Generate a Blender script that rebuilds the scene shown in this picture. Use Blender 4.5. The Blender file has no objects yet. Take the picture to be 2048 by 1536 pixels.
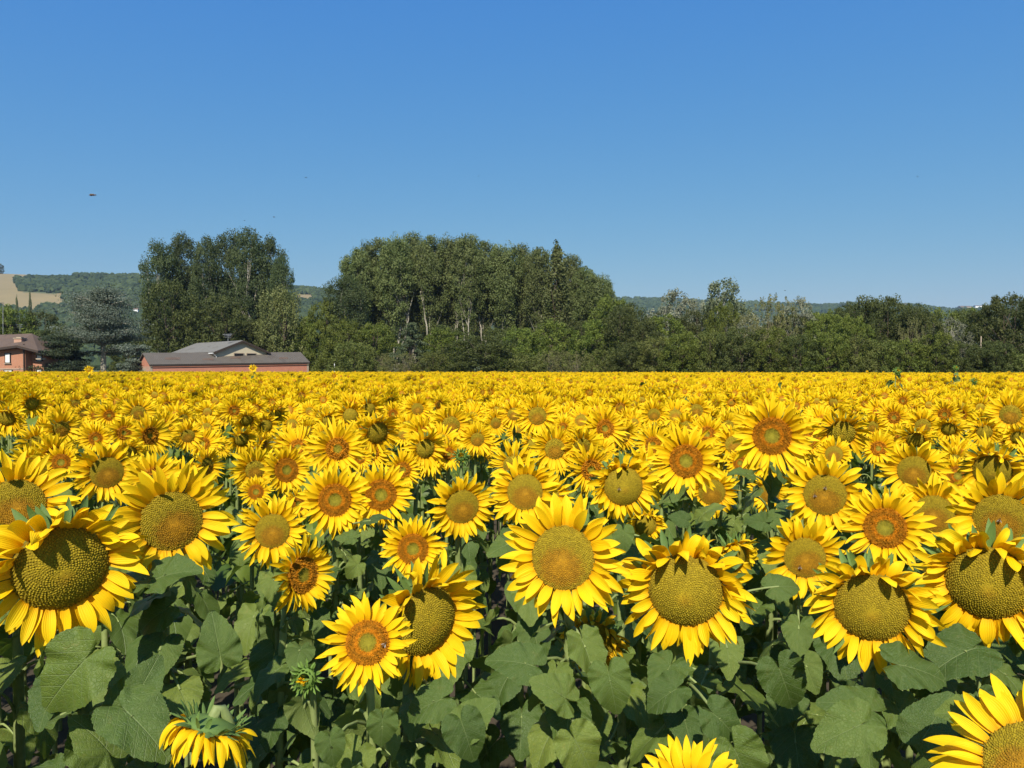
import bpy, math, random
import numpy as np
from mathutils import Vector, Matrix
R_ = math.radians
rng = np.random.default_rng(7)
random.seed(7)
scene = bpy.context.scene
col = scene.collection

# ------------------------------------------------------------------ camera, sky, sun, exposure
F = 1500.0                      # focal length in pixels of the 2048 px wide photograph
HORIZON = 738.0
CAM_H = 2.0
PITCH = math.atan((768 - HORIZON) / F)
cam_d = bpy.data.cameras.new('camera'); cam = bpy.data.objects.new('camera', cam_d); col.objects.link(cam)
cam.location = (0, 0, CAM_H); cam.rotation_euler = (math.pi / 2 - PITCH, 0, 0)
cam_d.sensor_width = 36; cam_d.lens = 36 * F / 2048; cam_d.clip_start = 0.05; cam_d.clip_end = 20000
scene.camera = cam
SUN_EL, SUN_AZ = 43.0, 8.0     # height of the sun; how far to the left of straight behind the camera
world = bpy.data.worlds.new('World'); scene.world = world; world.use_nodes = True
wn = world.node_tree; bg = wn.nodes['Background']
sky = wn.nodes.new('ShaderNodeTexSky'); sky.sky_type = 'NISHITA'; sky.sun_disc = False
sky.sun_elevation = R_(SUN_EL); sky.sun_rotation = R_(180 + SUN_AZ)
sky.altitude = 150; sky.air_density = 1.0; sky.dust_density = 0.1; sky.ozone_density = 3.0
sep = wn.nodes.new('ShaderNodeSeparateColor'); com = wn.nodes.new('ShaderNodeCombineColor'); wn.links.new(sky.outputs[0], sep.inputs[0])
for i_, (k_, e_) in enumerate(((0.405, 1.13), (1.22, 0.60), (4.22, 0.08))):    # contrast of the sky gradient, per channel
    pw = wn.nodes.new('ShaderNodeMath'); pw.operation = 'POWER'; pw.inputs[1].default_value = e_
    ml = wn.nodes.new('ShaderNodeMath'); ml.operation = 'MULTIPLY'; ml.inputs[1].default_value = k_
    wn.links.new(sep.outputs[i_], pw.inputs[0]); wn.links.new(pw.outputs[0], ml.inputs[0]); wn.links.new(ml.outputs[0], com.inputs[i_])
wn.links.new(com.outputs[0], bg.inputs[0]); bg.inputs[1].default_value = 0.10
sl = bpy.data.lights.new('sun', 'SUN'); sun = bpy.data.objects.new('sun', sl); col.objects.link(sun)
sl.energy = 4.8; sl.angle = R_(0.53); sl.color = (1.0, 0.94, 0.82)
sdir = Vector((-math.sin(R_(SUN_AZ)) * math.cos(R_(SUN_EL)), -math.cos(R_(SUN_AZ)) * math.cos(R_(SUN_EL)), math.sin(R_(SUN_EL))))
sun.rotation_euler = sdir.to_track_quat('Z', 'Y').to_euler()
scene.view_settings.view_transform = 'Standard'; scene.view_settings.look = 'None'
scene.view_settings.exposure = 0.45; scene.view_settings.gamma = 1.0
scene.render.engine = 'CYCLES'
scene.cycles.max_bounces = 6; scene.cycles.diffuse_bounces = 3; scene.cycles.transmission_bounces = 4
scene.cycles.glossy_bounces = 2; scene.cycles.transparent_max_bounces = 4; scene.cycles.volume_bounces = 0
scene.cycles.use_denoising = True; scene.cycles.caustics_reflective = False; scene.cycles.caustics_refractive = False
scene.cycles.use_fast_gi = False

def P(x, y, D):
    """world point seen at pixel (x, y) of the photograph, D metres ahead"""
    a = (x - 1024) / F; b = (768 - y) / F
    dy = math.cos(PITCH) + b * math.sin(PITCH); dz = -math.sin(PITCH) + b * math.cos(PITCH)
    return np.array([a * D / dy, D, CAM_H + dz * D / dy])

def proj(p):
    dy, dz = p[1], p[2] - CAM_H
    zc = dy * math.cos(PITCH) - dz * math.sin(PITCH); yc = dy * math.sin(PITCH) + dz * math.cos(PITCH)
    return 1024 + F * p[0] / zc, 768 - F * yc / zc

# ------------------------------------------------------------------ materials
def mat_new(name):
    m = bpy.data.materials.new(name); m.use_nodes = True; nt = m.node_tree; nt.nodes.clear()
    out = nt.nodes.new('ShaderNodeOutputMaterial'); return m, nt, out
class NT:
    def __init__(s, nt): s.nt = nt
    def n(s, t, **kw):
        d = s.nt.nodes.new(t)
        for k, v in kw.items(): setattr(d, k, v)
        return d
    def l(s, a, b): s.nt.links.new(a, b)
    def math(s, op, a, b=None, c=None, clamp=False):
        d = s.n('ShaderNodeMath', operation=op); d.use_clamp = clamp
        for i, v in enumerate((a, b, c)):
            if v is None: continue
            if isinstance(v, (int, float)): d.inputs[i].default_value = v
            else: s.l(v, d.inputs[i])
        return d.outputs[0]
    def mix(s, f, a, b, mode='MIX'):
        d = s.n('ShaderNodeMix', data_type='RGBA', blend_type=mode)
        for i, v in ((0, f), (6, a), (7, b)):
            if isinstance(v, (int, float)): d.inputs[i].default_value = v
            elif isinstance(v, tuple): d.inputs[i].default_value = (*v, 1)
            else: s.l(v, d.inputs[i])
        return d.outputs[2]
    def noise(s, scale, detail=3, vec=None, rough=0.5):
        d = s.n('ShaderNodeTexNoise'); d.inputs['Scale'].default_value = scale; d.inputs['Detail'].default_value = detail
        d.inputs['Roughness'].default_value = rough
        if vec is not None: s.l(vec, d.inputs['Vector'])
        return d.outputs['Fac']
    def ramp(s, f, stops):
        d = s.n('ShaderNodeValToRGB'); e = d.color_ramp.elements
        while len(e) < len(stops): e.new(0.5)
        for i, (p, c) in enumerate(stops): e[i].position = p; e[i].color = (*c, 1)
        s.l(f, d.inputs[0]); return d.outputs[0]
    def bump(s, h, strength, dist):
        d = s.n('ShaderNodeBump'); d.inputs['Strength'].default_value = strength; d.inputs['Distance'].default_value = dist
        s.l(h, d.inputs['Height']); return d.outputs[0]
    def leafy(s, out, c, tc, tf, rough=0.5, spec=0.4, normal=None):
        """diffuse + gloss + light coming through"""
        p = s.n('ShaderNodeBsdfPrincipled'); p.inputs['Roughness'].default_value = rough
        p.inputs['Specular IOR Level'].default_value = spec
        t = s.n('ShaderNodeBsdfTranslucent'); m = s.n('ShaderNodeMixShader'); m.inputs[0].default_value = tf
        s.l(c, p.inputs['Base Color']); s.l(tc, t.inputs[0])
        if normal is not None: s.l(normal, p.inputs['Normal']); s.l(normal, t.inputs['Normal'])
        s.l(p.outputs[0], m.inputs[1]); s.l(t.outputs[0], m.inputs[2]); s.l(m.outputs[0], out.inputs[0])

def petal_material(name, detail=True, dull=0.0):
    m, nt, out = mat_new(name); N = NT(nt)
    uv = N.n('ShaderNodeUVMap'); sp = N.n('ShaderNodeSeparateXYZ'); N.l(uv.outputs[0], sp.inputs[0])
    pid = N.math('FLOOR', sp.outputs[0]); u = N.math('FRACT', sp.outputs[0]); t = sp.outputs[1]
    wnz = N.n('ShaderNodeTexWhiteNoise', noise_dimensions='1D'); N.l(pid, wnz.inputs['W'])
    base = N.ramp(t, [(0.0, (0.76, 0.32, 0.003)), (0.14, (0.86, 0.50, 0.004)), (0.30, (0.93, 0.61, 0.005)), (0.93, (0.96, 0.675, 0.010)), (1.0, (0.80, 0.42, 0.02))])
    tint = N.mix(N.math('MULTIPLY', wnz.outputs[0], 0.42 if detail else 0.2), base, (0.90, 0.52, 0.002))
    if dull: tint = N.mix(dull, tint, (0.42, 0.20, 0.01))
    nrm = None
    if detail:
        w = N.math('SINE', N.math('MULTIPLY', u, 44.0))
        tint = N.mix(N.math('MULTIPLY_ADD', w, 0.04, 0.04), tint, (0.80, 0.40, 0.0))
        tx = N.n('ShaderNodeTexCoord'); nz = N.noise(90, 2, tx.outputs['Object'])
        tint = N.mix(N.math('MULTIPLY', N.math('SUBTRACT', nz, 0.45, clamp=True), 0.8), tint, (0.80, 0.38, 0.002))
        nrm = N.bump(w, 0.35, 0.0006)
    trc = N.mix(0.35, tint, (0.95, 0.50, 0.0))
    N.leafy(out, tint, trc, 0.24, 0.6, 0.18, nrm)
    return m

def disc_material():
    m, nt, out = mat_new('sunflower_disc'); N = NT(nt)
    a = N.n('ShaderNodeAttribute', attribute_name='tint')
    tx = N.n('ShaderNodeTexCoord'); nz = N.noise(420, 2, tx.outputs['Object'])
    c = N.mix(N.math('MULTIPLY', nz, 0.35), a.outputs['Color'], (0.14, 0.08, 0.006))
    p = N.n('ShaderNodeBsdfPrincipled'); p.inputs['Roughness'].default_value = 0.75; p.inputs['Specular IOR Level'].default_value = 0.2
    N.l(c, p.inputs['Base Color']); N.l(N.bump(nz, 0.35, 0.0015), p.inputs['Normal']); N.l(p.outputs[0], out.inputs[0])
    return m

def green_material(name, c1, c2, scale=35, tf=0.12, rough=0.6):
    m, nt, out = mat_new(name); N = NT(nt)
    tx = N.n('ShaderNodeTexCoord'); nz = N.noise(scale, 4, tx.outputs['Object'])
    c = N.mix(nz, c1, c2); oi = N.n('ShaderNodeObjectInfo')
    hs = N.n('ShaderNodeHueSaturation'); N.l(c, hs.inputs['Color']); N.l(N.math('MULTIPLY_ADD', oi.outputs['Random'], 0.3, 0.85), hs.inputs['Value'])
    N.leafy(out, hs.outputs[0], N.mix(0.5, hs.outputs[0], (0.30, 0.42, 0.02)), tf, rough, 0.3, N.bump(nz, 0.4, 0.003))
    return m

def leaf_material(name, detail=True):
    m, nt, out = mat_new(name); N = NT(nt)
    uv = N.n('ShaderNodeUVMap'); sp = N.n('ShaderNodeSeparateXYZ'); N.l(uv.outputs[0], sp.inputs[0])
    ax = N.math('ABSOLUTE', sp.outputs[0]); y = sp.outputs[1]
    oi = N.n('ShaderNodeObjectInfo'); tx = N.n('ShaderNodeTexCoord')
    nz = N.noise(9, 4, tx.outputs['Object']); nf = N.noise(75, 3, tx.outputs['Object'])
    c = N.mix(nz, (0.058, 0.118, 0.009), (0.142, 0.205, 0.030))
    c = N.mix(N.math('MULTIPLY', N.math('SUBTRACT', nf, 0.48, clamp=True), 0.9), c, (0.17, 0.22, 0.06))
    bl = N.noise(5.5, 5, tx.outputs['Object'], 0.7); c = N.mix(N.math('MULTIPLY', N.math('SUBTRACT', bl, 0.60, clamp=True), 4.5, clamp=True), c, (0.20, 0.20, 0.035))
    hs = N.n('ShaderNodeHueSaturation'); N.l(c, hs.inputs['Color'])
    N.l(N.math('MULTIPLY_ADD', oi.outputs['Random'], 0.68, 0.58), hs.inputs['Value'])
    N.l(N.math('MULTIPLY_ADD', oi.outputs['Random'], -0.045, 0.516), hs.inputs['Hue'])
    c = hs.outputs[0]; nrm = None
    if detail:
        # midrib, then side ribs that leave it at an angle, then a fine net
        mid = N.math('SUBTRACT', 1.0, N.math('DIVIDE', ax, N.math('MULTIPLY_ADD', y, -0.010, 0.018)), clamp=True)
        ph = N.math('MULTIPLY', N.math('SUBTRACT', y, N.math('MULTIPLY', ax, 0.95)), 4.6)
        tri = N.math('ABSOLUTE', N.math('SUBTRACT', N.math('FRACT', N.math('ADD', ph, 0.28)), 0.5))
        side = N.math('SUBTRACT', 1.0, N.math('DIVIDE', tri, 0.042), clamp=True)
        vo = N.n('ShaderNodeTexVoronoi', feature='DISTANCE_TO_EDGE'); vo.inputs['Scale'].default_value = 17; N.l(uv.outputs[0], vo.inputs['Vector'])
        net = N.math('SUBTRACT', 1.0, N.math('DIVIDE', vo.outputs['Distance'], 0.10), clamp=True)
        v = N.math('MAXIMUM', mid, N.math('MULTIPLY', side, 0.75))
        c = N.mix(N.math('MULTIPLY', v, 0.62), c, (0.27, 0.34, 0.13))
        c = N.mix(N.math('MULTIPLY', net, 0.16), c, (0.20, 0.28, 0.10))
        spk = N.noise(330, 1, tx.outputs['Object'])
        c = N.mix(N.math('MULTIPLY', N.math('GREATER_THAN', spk, 0.68), 0.35), c, (0.42, 0.45, 0.32))
        h = N.math('ADD', N.math('MULTIPLY', v, -1.0), N.math('ADD', N.math('MULTIPLY', net, -0.35), N.math('MULTIPLY', nf, 0.5)))
        nrm = N.bump(h, 0.55, 0.004)
    geo = N.n('ShaderNodeNewGeometry')
    c = N.mix(N.math('MULTIPLY', geo.outputs['Backfacing'], 0.4), c, (0.20, 0.26, 0.09))
    N.leafy(out, c, N.mix(0.65, c, (0.20, 0.32, 0.012)), 0.22, 0.50, 0.40, nrm)
    return m

def foliage_material(name, ca, cb, tf=0.22, rough=0.62, scale=0.35):
    """tree leaves: 'tint' (0..1 per leaf) moves between two leaf colours of the species"""
    m, nt, out = mat_new(name); N = NT(nt)
    a = N.n('ShaderNodeAttribute', attribute_name='tint'); sp = N.n('ShaderNodeSeparateColor'); N.l(a.outputs['Color'], sp.inputs[0])
    c = N.mix(sp.outputs[0], ca, cb); oi = N.n('ShaderNodeObjectInfo')
    hs = N.n('ShaderNodeHueSaturation'); N.l(c, hs.inputs['Color'])
    N.l(N.math('MULTIPLY_ADD', oi.outputs['Random'], 0.36, 0.82), hs.inputs['Value'])
    N.l(N.math('MULTIPLY_ADD', oi.outputs['Random'], 0.022, 0.488), hs.inputs['Hue'])
    N.leafy(out, hs.outputs[0], N.mix(0.45, hs.outputs[0], (0.24, 0.30, 0.02)), tf, rough, 0.25)
    return m

def plain(name, c, rough=0.7, metal=0.0, noise=None, c2=None, bump=0.0, spec=0.3):
    m, nt, out = mat_new(name); N = NT(nt); p = N.n('ShaderNodeBsdfPrincipled')
    p.inputs['Roughness'].default_value = rough; p.inputs['Metallic'].default_value = metal; p.inputs['Specular IOR Level'].default_value = spec
    if noise:
        tx = N.n('ShaderNodeTexCoord'); nz = N.noise(noise, 5, tx.outputs['Object'], 0.6)
        N.l(N.mix(nz, c, c2 or tuple(v * 0.6 for v in c)), p.inputs['Base Color'])
        if bump: N.l(N.bump(nz, 0.6, bump), p.inputs['Normal'])
    else: p.inputs['Base Color'].default_value = (*c, 1)
    N.l(p.outputs[0], out.inputs[0]); return m

M = {}
M['petal'] = petal_material('ray_petals'); M['petal_far'] = petal_material('ray_petals_plain', False)
M['petal_wilt'] = petal_material('ray_petals_wilted', True, 0.45)
M['disc'] = disc_material()
M['head'] = green_material('sunflower_bracts', (0.09, 0.17, 0.03), (0.17, 0.25, 0.065), 40, 0.2)
M['stem'] = green_material('sunflower_stem', (0.16, 0.21, 0.055), (0.30, 0.35, 0.13), 60, 0.05)
M['leaf'] = leaf_material('sunflower_leaf'); M['leaf_far'] = leaf_material('sunflower_leaf_plain', False)
M['bud'] = green_material('sunflower_bud', (0.10, 0.19, 0.03), (0.20, 0.31, 0.06), 60, 0.15)

# ------------------------------------------------------------------ mesh helpers
class MB:
    """collects faces (any polygon size), per-vertex uv and tint, per-face material"""
    def __init__(s): s.v = []; s.nv = 0; s.f = []; s.uv = []; s.c = []
    def add(s, v, f, uv=None, c=None, mi=0):
        v = np.asarray(v, float).reshape(-1, 3); f = np.asarray(f, np.int64)
        s.v.append(v); n = len(v)
        s.uv.append(np.zeros((n, 2)) if uv is None else np.asarray(uv, float).reshape(-1, 2))
        cc = np.zeros((n, 3)) + (0.5 if c is None else np.asarray(c, float)); s.c.append(cc)
        s.f.append((f + s.nv, mi)); s.nv += n
    def arrays(s):
        return np.concatenate(s.v), s.f, np.concatenate(s.uv), np.concatenate(s.c)
    def addmb(s, o, mat=None, mi=None):
        v, f, uv, c = o.arrays()
        if mat is not None: v = v @ mat[:3, :3].T + mat[:3, 3]
        s.v.append(v); s.uv.append(uv); s.c.append(c)
        for ff, m in f: s.f.append((ff + s.nv, m if mi is None else mi))
        s.nv += len(v)
    def mesh(s, name, mats, smooth=True):
        v, fs, uv, c = s.arrays(); me = bpy.data.meshes.new(name)
        me.vertices.add(len(v)); me.vertices.foreach_set('co', v.astype(np.float32).ravel())
        li = np.concatenate([f.ravel() for f, _ in fs]); sz = np.concatenate([np.full(len(f), f.shape[1]) for f, _ in fs])
        mi = np.concatenate([np.full(len(f), m) for f, m in fs]).astype(np.int32)
        me.loops.add(len(li)); me.loops.foreach_set('vertex_index', li.astype(np.int32))
        me.polygons.add(len(sz)); st = np.concatenate([[0], np.cumsum(sz)[:-1]]).astype(np.int32)
        me.polygons.foreach_set('loop_start', st); me.polygons.foreach_set('material_index', mi)
        me.polygons.foreach_set('use_smooth', np.full(len(sz), smooth))
        u = me.uv_layers.new(name='UVMap'); u.data.foreach_set('uv', uv[li].astype(np.float32).ravel())
        a = me.color_attributes.new('tint', 'FLOAT_COLOR', 'POINT')
        a.data.foreach_set('color', np.concatenate([c, np.ones((len(c), 1))], 1).astype(np.float32).ravel())
        for m in (mats if isinstance(mats, (list, tuple)) else [mats]): me.materials.append(m)
        me.update(calc_edges=True); return me

def obj(name, me, parent=None, mw=None):
    o = bpy.data.objects.new(name, me); col.objects.link(o)
    if parent is not None: o.parent = parent
    if mw is not None: o.matrix_basis = Matrix([list(r) for r in mw])
    return o
def empty(name, loc):
    o = bpy.data.objects.new(name, None); col.objects.link(o); o.location = tuple(loc); o.empty_display_size = 0.1; return o
def tag(o, label=None, cat=None, group=None, kind=None):
    if label: o['label'] = label
    if cat: o['category'] = cat
    if group: o['group'] = group
    if kind: o['kind'] = kind
    return o
def M4(R, t):
    m = np.eye(4); m[:3, :3] = R; m[:3, 3] = t; return m
def nrm(a):
    a = np.asarray(a, float); return a / (np.linalg.norm(a, axis=-1, keepdims=True) + 1e-12)
def frame(z, up):
    """columns x, y, z with z given and y as near to up as possible"""
    z = nrm(z); x = nrm(np.cross(up, z)); y = np.cross(z, x); return np.stack([x, y, z], 1)
def rotz(a): return np.array([[math.cos(a), -math.sin(a), 0], [math.sin(a), math.cos(a), 0], [0, 0, 1]])

def grid_faces(T, U, N=1, closed=False):
    """quads of N grids of T x U vertices laid out one after another"""
    t = np.arange(T - 1)[:, None]; u = np.arange(U if closed else U - 1)[None]
    a = t * U + u; b = t * U + (u + 1) % U; q = np.stack([a, b, b + U, a + U], -1).reshape(-1, 4)
    return (q[None] + (np.arange(N) * T * U)[:, None, None]).reshape(-1, 4)

def tube(mb, pts, rad, sides=8, mi=0, c=None, cap=False):
    pts = np.asarray(pts, float); n = len(pts); rad = np.broadcast_to(np.asarray(rad, float), (n,))
    tan = nrm(np.gradient(pts, axis=0)); ref = np.array([0.13, 1.0, 0.21]); x = nrm(np.cross(tan, ref)); y = np.cross(tan, x)
    a = np.arange(sides) / sides * 2 * math.pi
    v = pts[:, None] + rad[:, None, None] * (np.cos(a)[None, :, None] * x[:, None] + np.sin(a)[None, :, None] * y[:, None])
    mb.add(v.reshape(-1, 3), grid_faces(n, sides, closed=True), c=c, mi=mi)
    if cap:
        base = mb.nv - n * sides
        mb.f.append((np.array([[base + (n - 1) * sides + i for i in range(sides)]]), mi))
        mb.f.append((np.array([[base + i for i in reversed(range(sides))]]), mi))

def bez(p0, p1, p2, p3, n):
    t = np.linspace(0, 1, n)[:, None]; p0, p1, p2, p3 = map(np.asarray, (p0, p1, p2, p3))
    return (1 - t) ** 3 * p0 + 3 * (1 - t) ** 2 * t * p1 + 3 * (1 - t) * t * t * p2 + t ** 3 * p3

def box(mb, lo, hi, R=None, t=None, mi=0, c=None):
    lo, hi = np.array(lo, float), np.array(hi, float)
    v = np.array([[(lo, hi)[i & 1][0], (lo, hi)[i >> 1 & 1][1], (lo, hi)[i >> 2 & 1][2]] for i in range(8)])
    if R is not None: v = v @ np.asarray(R).T
    if t is not None: v = v + t
    mb.add(v, [[0, 2, 3, 1], [4, 5, 7, 6], [0, 1, 5, 4], [2, 6, 7, 3], [0, 4, 6, 2], [1, 3, 7, 5]], mi=mi, c=c)

# ------------------------------------------------------------------ sunflower parts (disc normal = +Z, disc rim radius = 1)
def blades(rg, phi, L, W, alpha, r0, z0, curl, droop, g, T, U, cup=0.25, twist=0.2, tip=1.0, side=0.12, groove=0.0):
    """long tapering blades set round a circle: petals and bracts. returns verts (n,T,U,3)"""
    n = len(phi); rad = np.stack([np.cos(phi), np.sin(phi), np.zeros(n)], 1); lat = np.stack([-np.sin(phi), np.cos(phi), np.zeros(n)], 1)
    nz = np.array([0, 0, 1.0]); d0 = rad * np.cos(alpha)[:, None] + nz * np.sin(alpha)[:, None]
    t = np.linspace(0, 1, T); sb = rg.normal(0, side, n)
    d = d0[:, None] + (g[None, None] * droop[:, None, None] + nz * curl[:, None, None]) * (t ** 1.5)[None, :, None] + lat[:, None] * (sb[:, None] * t[None])[..., None]
    d = nrm(d); step = (L / (T - 1))[:, None, None] * d
    c = np.cumsum(step, 1) - step + (rad * r0[:, None] + nz * z0[:, None])[:, None]
    tw = (rg.normal(0, twist, n))[:, None] * (0.3 + t)[None]
    m = nrm(np.cross(d, lat[:, None])); l2 = nrm(np.cross(m, d))
    l3 = l2 * np.cos(tw)[..., None] + m * np.sin(tw)[..., None]; m3 = m * np.cos(tw)[..., None] - l2 * np.sin(tw)[..., None]
    w = W[:, None] * (0.42 + 0.58 * np.sin(np.clip(t / 0.9, 0, 1) * math.pi * 0.5) ** 0.9)[None] * np.clip(1 - t ** (2.1 * tip), 0, 1)[None] ** 0.8
    u = np.linspace(-1, 1, U); prof = -cup * u ** 2 + groove * np.cos(u * math.pi * 2)
    v = c[:, :, None] + l3[:, :, None] * (w[:, :, None] * u[None, None])[..., None] - m3[:, :, None] * (w[:, :, None] * prof[None, None])[..., None]
    return v, t, u

def petals_mb(rg, kind, g, lod, Lm=1.0):
    T, U, tot = {0: (10, 5, 1.0), 1: (6, 3, 0.9), 2: (4, 3, 0.7), 3: (3, 2, 0.5)}[lod]
    mb = MB(); n0 = 0
    Lb = {'A': 1.20, 'B': 1.06, 'C': 0.90, 'W': 0.8, 'D': 1.35}[kind] * rg.uniform(0.93, 1.08)
    rag = {'A': 0.8, 'B': 1.0, 'C': 1.6, 'W': 3.0, 'D': 1.4}[kind] * rg.uniform(0.8, 1.5)
    layers = [(21, 0.62, 0.97, 0.02, 0.90), (22, 0.30, 0.98, -0.03, 1.06), (19, 0.0, 0.96, -0.09, 1.06)]
    if lod == 3: layers = [(13, 0.30, 0.95, 0.0, 1.0), (9, 0.05, 0.95, -0.05, 1.05)]; rag = rag * 0.6
    for k, (n, al, r0, z0, Lk) in enumerate(layers):
        if lod in (1, 2): n = int(n * (0.95 if lod == 1 else 0.72))
        phi = (np.arange(n) + rg.uniform(-0.30, 0.30, n) + k * 0.5) / n * 2 * math.pi
        L = Lb * Lk * Lm * rg.uniform(0.76, 1.18, n); W = rg.uniform(0.17, 0.255, n) * {0: 1, 1: 1.05, 2: 1.35, 3: 1.5}[lod]
        alpha = al + rg.normal(0, 0.13 * rag, n) + (0.05 if kind == 'A' else 0.0)
        upw = np.clip(np.sin(phi) - 0.35, 0, 1) * (kind in 'CD') * (1.0 if lod == 0 else 0.35); alpha = alpha + upw * rg.uniform(0.0, 0.85, n)
        curl = rg.normal(-0.30 if kind != 'C' else -0.15, 0.36 * rag, n); droop = rg.uniform(0.08, 0.34, n) * rag
        if kind == 'W': droop = rg.uniform(1.0, 2.6, n); W = W * 0.7
        if kind == 'D': droop = rg.uniform(3.0, 6.0, n)
        if kind == 'C': droop = droop + upw * 0.9 + 0.25
        v, t, u = blades(rg, phi, L, W, alpha, np.full(n, r0), np.full(n, z0), curl, droop, g, T, U,
                         cup=0.35, twist=0.34 * rag, groove=0.06 if lod == 0 else 0, side=0.24)
        uu = np.broadcast_to((u * 0.49 + 0.5)[None, None], (n, T, U)) + (np.arange(n) + n0)[:, None, None]
        tt = np.broadcast_to(t[None, :, None], (n, T, U))
        mb.add(v.reshape(-1, 3), grid_faces(T, U, n), uv=np.stack([uu, tt], -1).reshape(-1, 2)); n0 += n
    return mb

DOME = {'A': 0.10, 'B': 0.17, 'C': 0.34, 'W': 0.22, 'D': 0.22}
def dome_z(r, kind):
    h = DOME[kind]; z = h * (1 - np.clip(r, 0, 1) ** 2.4)
    if kind == 'A': z = z - 0.06 * np.exp(-(r / 0.3) ** 2)
    if kind == 'B': z = z - 0.03 * np.exp(-(r / 0.3) ** 2)
    return z
OL_D = np.array((0.27, 0.185, 0.007)); OL_L = np.array((0.44, 0.325, 0.014)); OR = np.array((0.72, 0.27, 0.006)); BR = np.array((0.42, 0.175, 0.006)); GR = np.array((0.27, 0.23, 0.014)); RIM = np.array((0.50, 0.21, 0.006))
def lerp(a, b, t): return a + (b - a) * np.clip(t, 0, 1)[:, None]
def disc_col(rg, r, x, y, kind, orange=0.5):
    n = len(r); j = rg.uniform(0.72, 1.22, n)[:, None]
    if kind == 'A':
        c = lerp(GR[None], OR[None], (r - 0.36 + 0.02 * rg.normal(0, 1, n)) / 0.09); c = lerp(c, BR[None], (r - 0.56 + 0.04 * rg.normal(0, 1, n)) / 0.10)
        c = lerp(c, OR[None] * 0.8, (r - 0.74 + 0.06 * rg.normal(0, 1, n)) / 0.14); c = lerp(c, BR[None] * 1.05, (r - 0.90) / 0.08)
    elif kind == 'B':
        q = np.hypot(x * 0.85, y + 0.30)
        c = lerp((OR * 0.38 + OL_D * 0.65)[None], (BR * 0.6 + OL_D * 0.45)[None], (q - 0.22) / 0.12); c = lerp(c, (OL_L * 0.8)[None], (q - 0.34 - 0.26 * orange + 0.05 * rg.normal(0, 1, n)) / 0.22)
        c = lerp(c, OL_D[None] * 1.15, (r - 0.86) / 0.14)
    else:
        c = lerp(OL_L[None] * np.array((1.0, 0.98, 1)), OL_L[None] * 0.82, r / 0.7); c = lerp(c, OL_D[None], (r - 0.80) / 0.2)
        c = lerp(c, (BR * 0.6 + OL_D * 0.5)[None], 0.55 - np.hypot(x, y + 0.15) / 0.5)
    return c * j

def disc_mb(rg, kind, lod):
    mb = MB()
    nr, na = {0: (10, 40), 1: (5, 18), 2: (3, 10), 3: (2, 6)}[lod]
    r = np.linspace(0, 1, nr + 1)[1:] ** 0.85; a = np.arange(na) / na * 2 * math.pi
    X = (r[:, None] * np.cos(a)[None]).ravel(); Y = (r[:, None] * np.sin(a)[None]).ravel(); rr = np.hypot(X, Y)
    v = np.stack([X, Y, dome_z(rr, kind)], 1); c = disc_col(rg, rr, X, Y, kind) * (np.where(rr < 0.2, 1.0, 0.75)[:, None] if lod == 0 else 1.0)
    v0 = np.array([[0, 0, dome_z(np.array([0.0]), kind)[0]]]); c0 = disc_col(rg, np.array([0.02]), np.array([0.0]), np.array([0.0]), kind)
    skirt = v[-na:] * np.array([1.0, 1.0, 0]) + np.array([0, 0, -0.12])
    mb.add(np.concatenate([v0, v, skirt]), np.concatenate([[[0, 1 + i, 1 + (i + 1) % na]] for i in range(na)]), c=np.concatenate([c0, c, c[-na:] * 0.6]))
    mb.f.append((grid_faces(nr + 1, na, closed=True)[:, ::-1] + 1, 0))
    if lod <= 1:
        n = 950 if lod == 0 else 190; i = np.arange(n); q = np.sqrt((i + 0.5) / n) * 0.985; th = i * 2.39996
        x, y = q * np.cos(th), q * np.sin(th); z = dome_z(q, kind); s = 0.94 / math.sqrt(n) * (0.86 + 0.42 * q + 0.5 * np.clip(1 - q / 0.2, 0, 1))
        dz = (dome_z(q + 0.01, kind) - z) / 0.01; nn = nrm(np.stack([-dz * np.cos(th), -dz * np.sin(th), np.ones(n)], 1))
        rad = nrm(np.stack([np.cos(th), np.sin(th), dz], 1)); lat = np.cross(nn, rad)
        hgt = s * rg.uniform(0.7, 1.5, n) * {'A': 1.2, 'B': 0.8, 'C': 0.6}.get(kind, 0.7)
        if kind == 'A': hgt = hgt * np.where(q > 0.36, 1.8, 0.6); hgt = hgt * rg.uniform(0.5, 1.6, n)
        hgt = hgt * np.clip(q / 0.2, 0.25, 1)
        hgt = hgt * (1 - 0.75 * np.clip(1.6 - q / 0.12, 0, 1)); ctr = np.stack([x, y, z], 1); jt = rg.normal(0, 0.34, (n, 2)) * s[:, None]
        cs = [ctr + s[:, None] * (rad * a1 + lat * b1) - nn * 0.004 for a1, b1 in ((1, 0), (0, 1), (-1, 0), (0, -1))]
        top = [ctr + hgt[:, None] * nn + s[:, None] * 0.42 * (rad * a1 + lat * b1) + rad * jt[:, :1] + lat * jt[:, 1:] for a1, b1 in ((1, 0), (0, 1), (-1, 0), (0, -1))]
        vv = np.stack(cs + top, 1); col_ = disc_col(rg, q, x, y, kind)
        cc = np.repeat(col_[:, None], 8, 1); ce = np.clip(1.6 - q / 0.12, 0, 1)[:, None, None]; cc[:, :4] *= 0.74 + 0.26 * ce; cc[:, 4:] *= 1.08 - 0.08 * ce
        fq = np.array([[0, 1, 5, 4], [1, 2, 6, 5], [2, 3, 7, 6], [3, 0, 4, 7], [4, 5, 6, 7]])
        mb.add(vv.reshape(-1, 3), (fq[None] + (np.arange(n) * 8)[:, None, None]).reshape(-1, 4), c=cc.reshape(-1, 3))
    return mb

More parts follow.
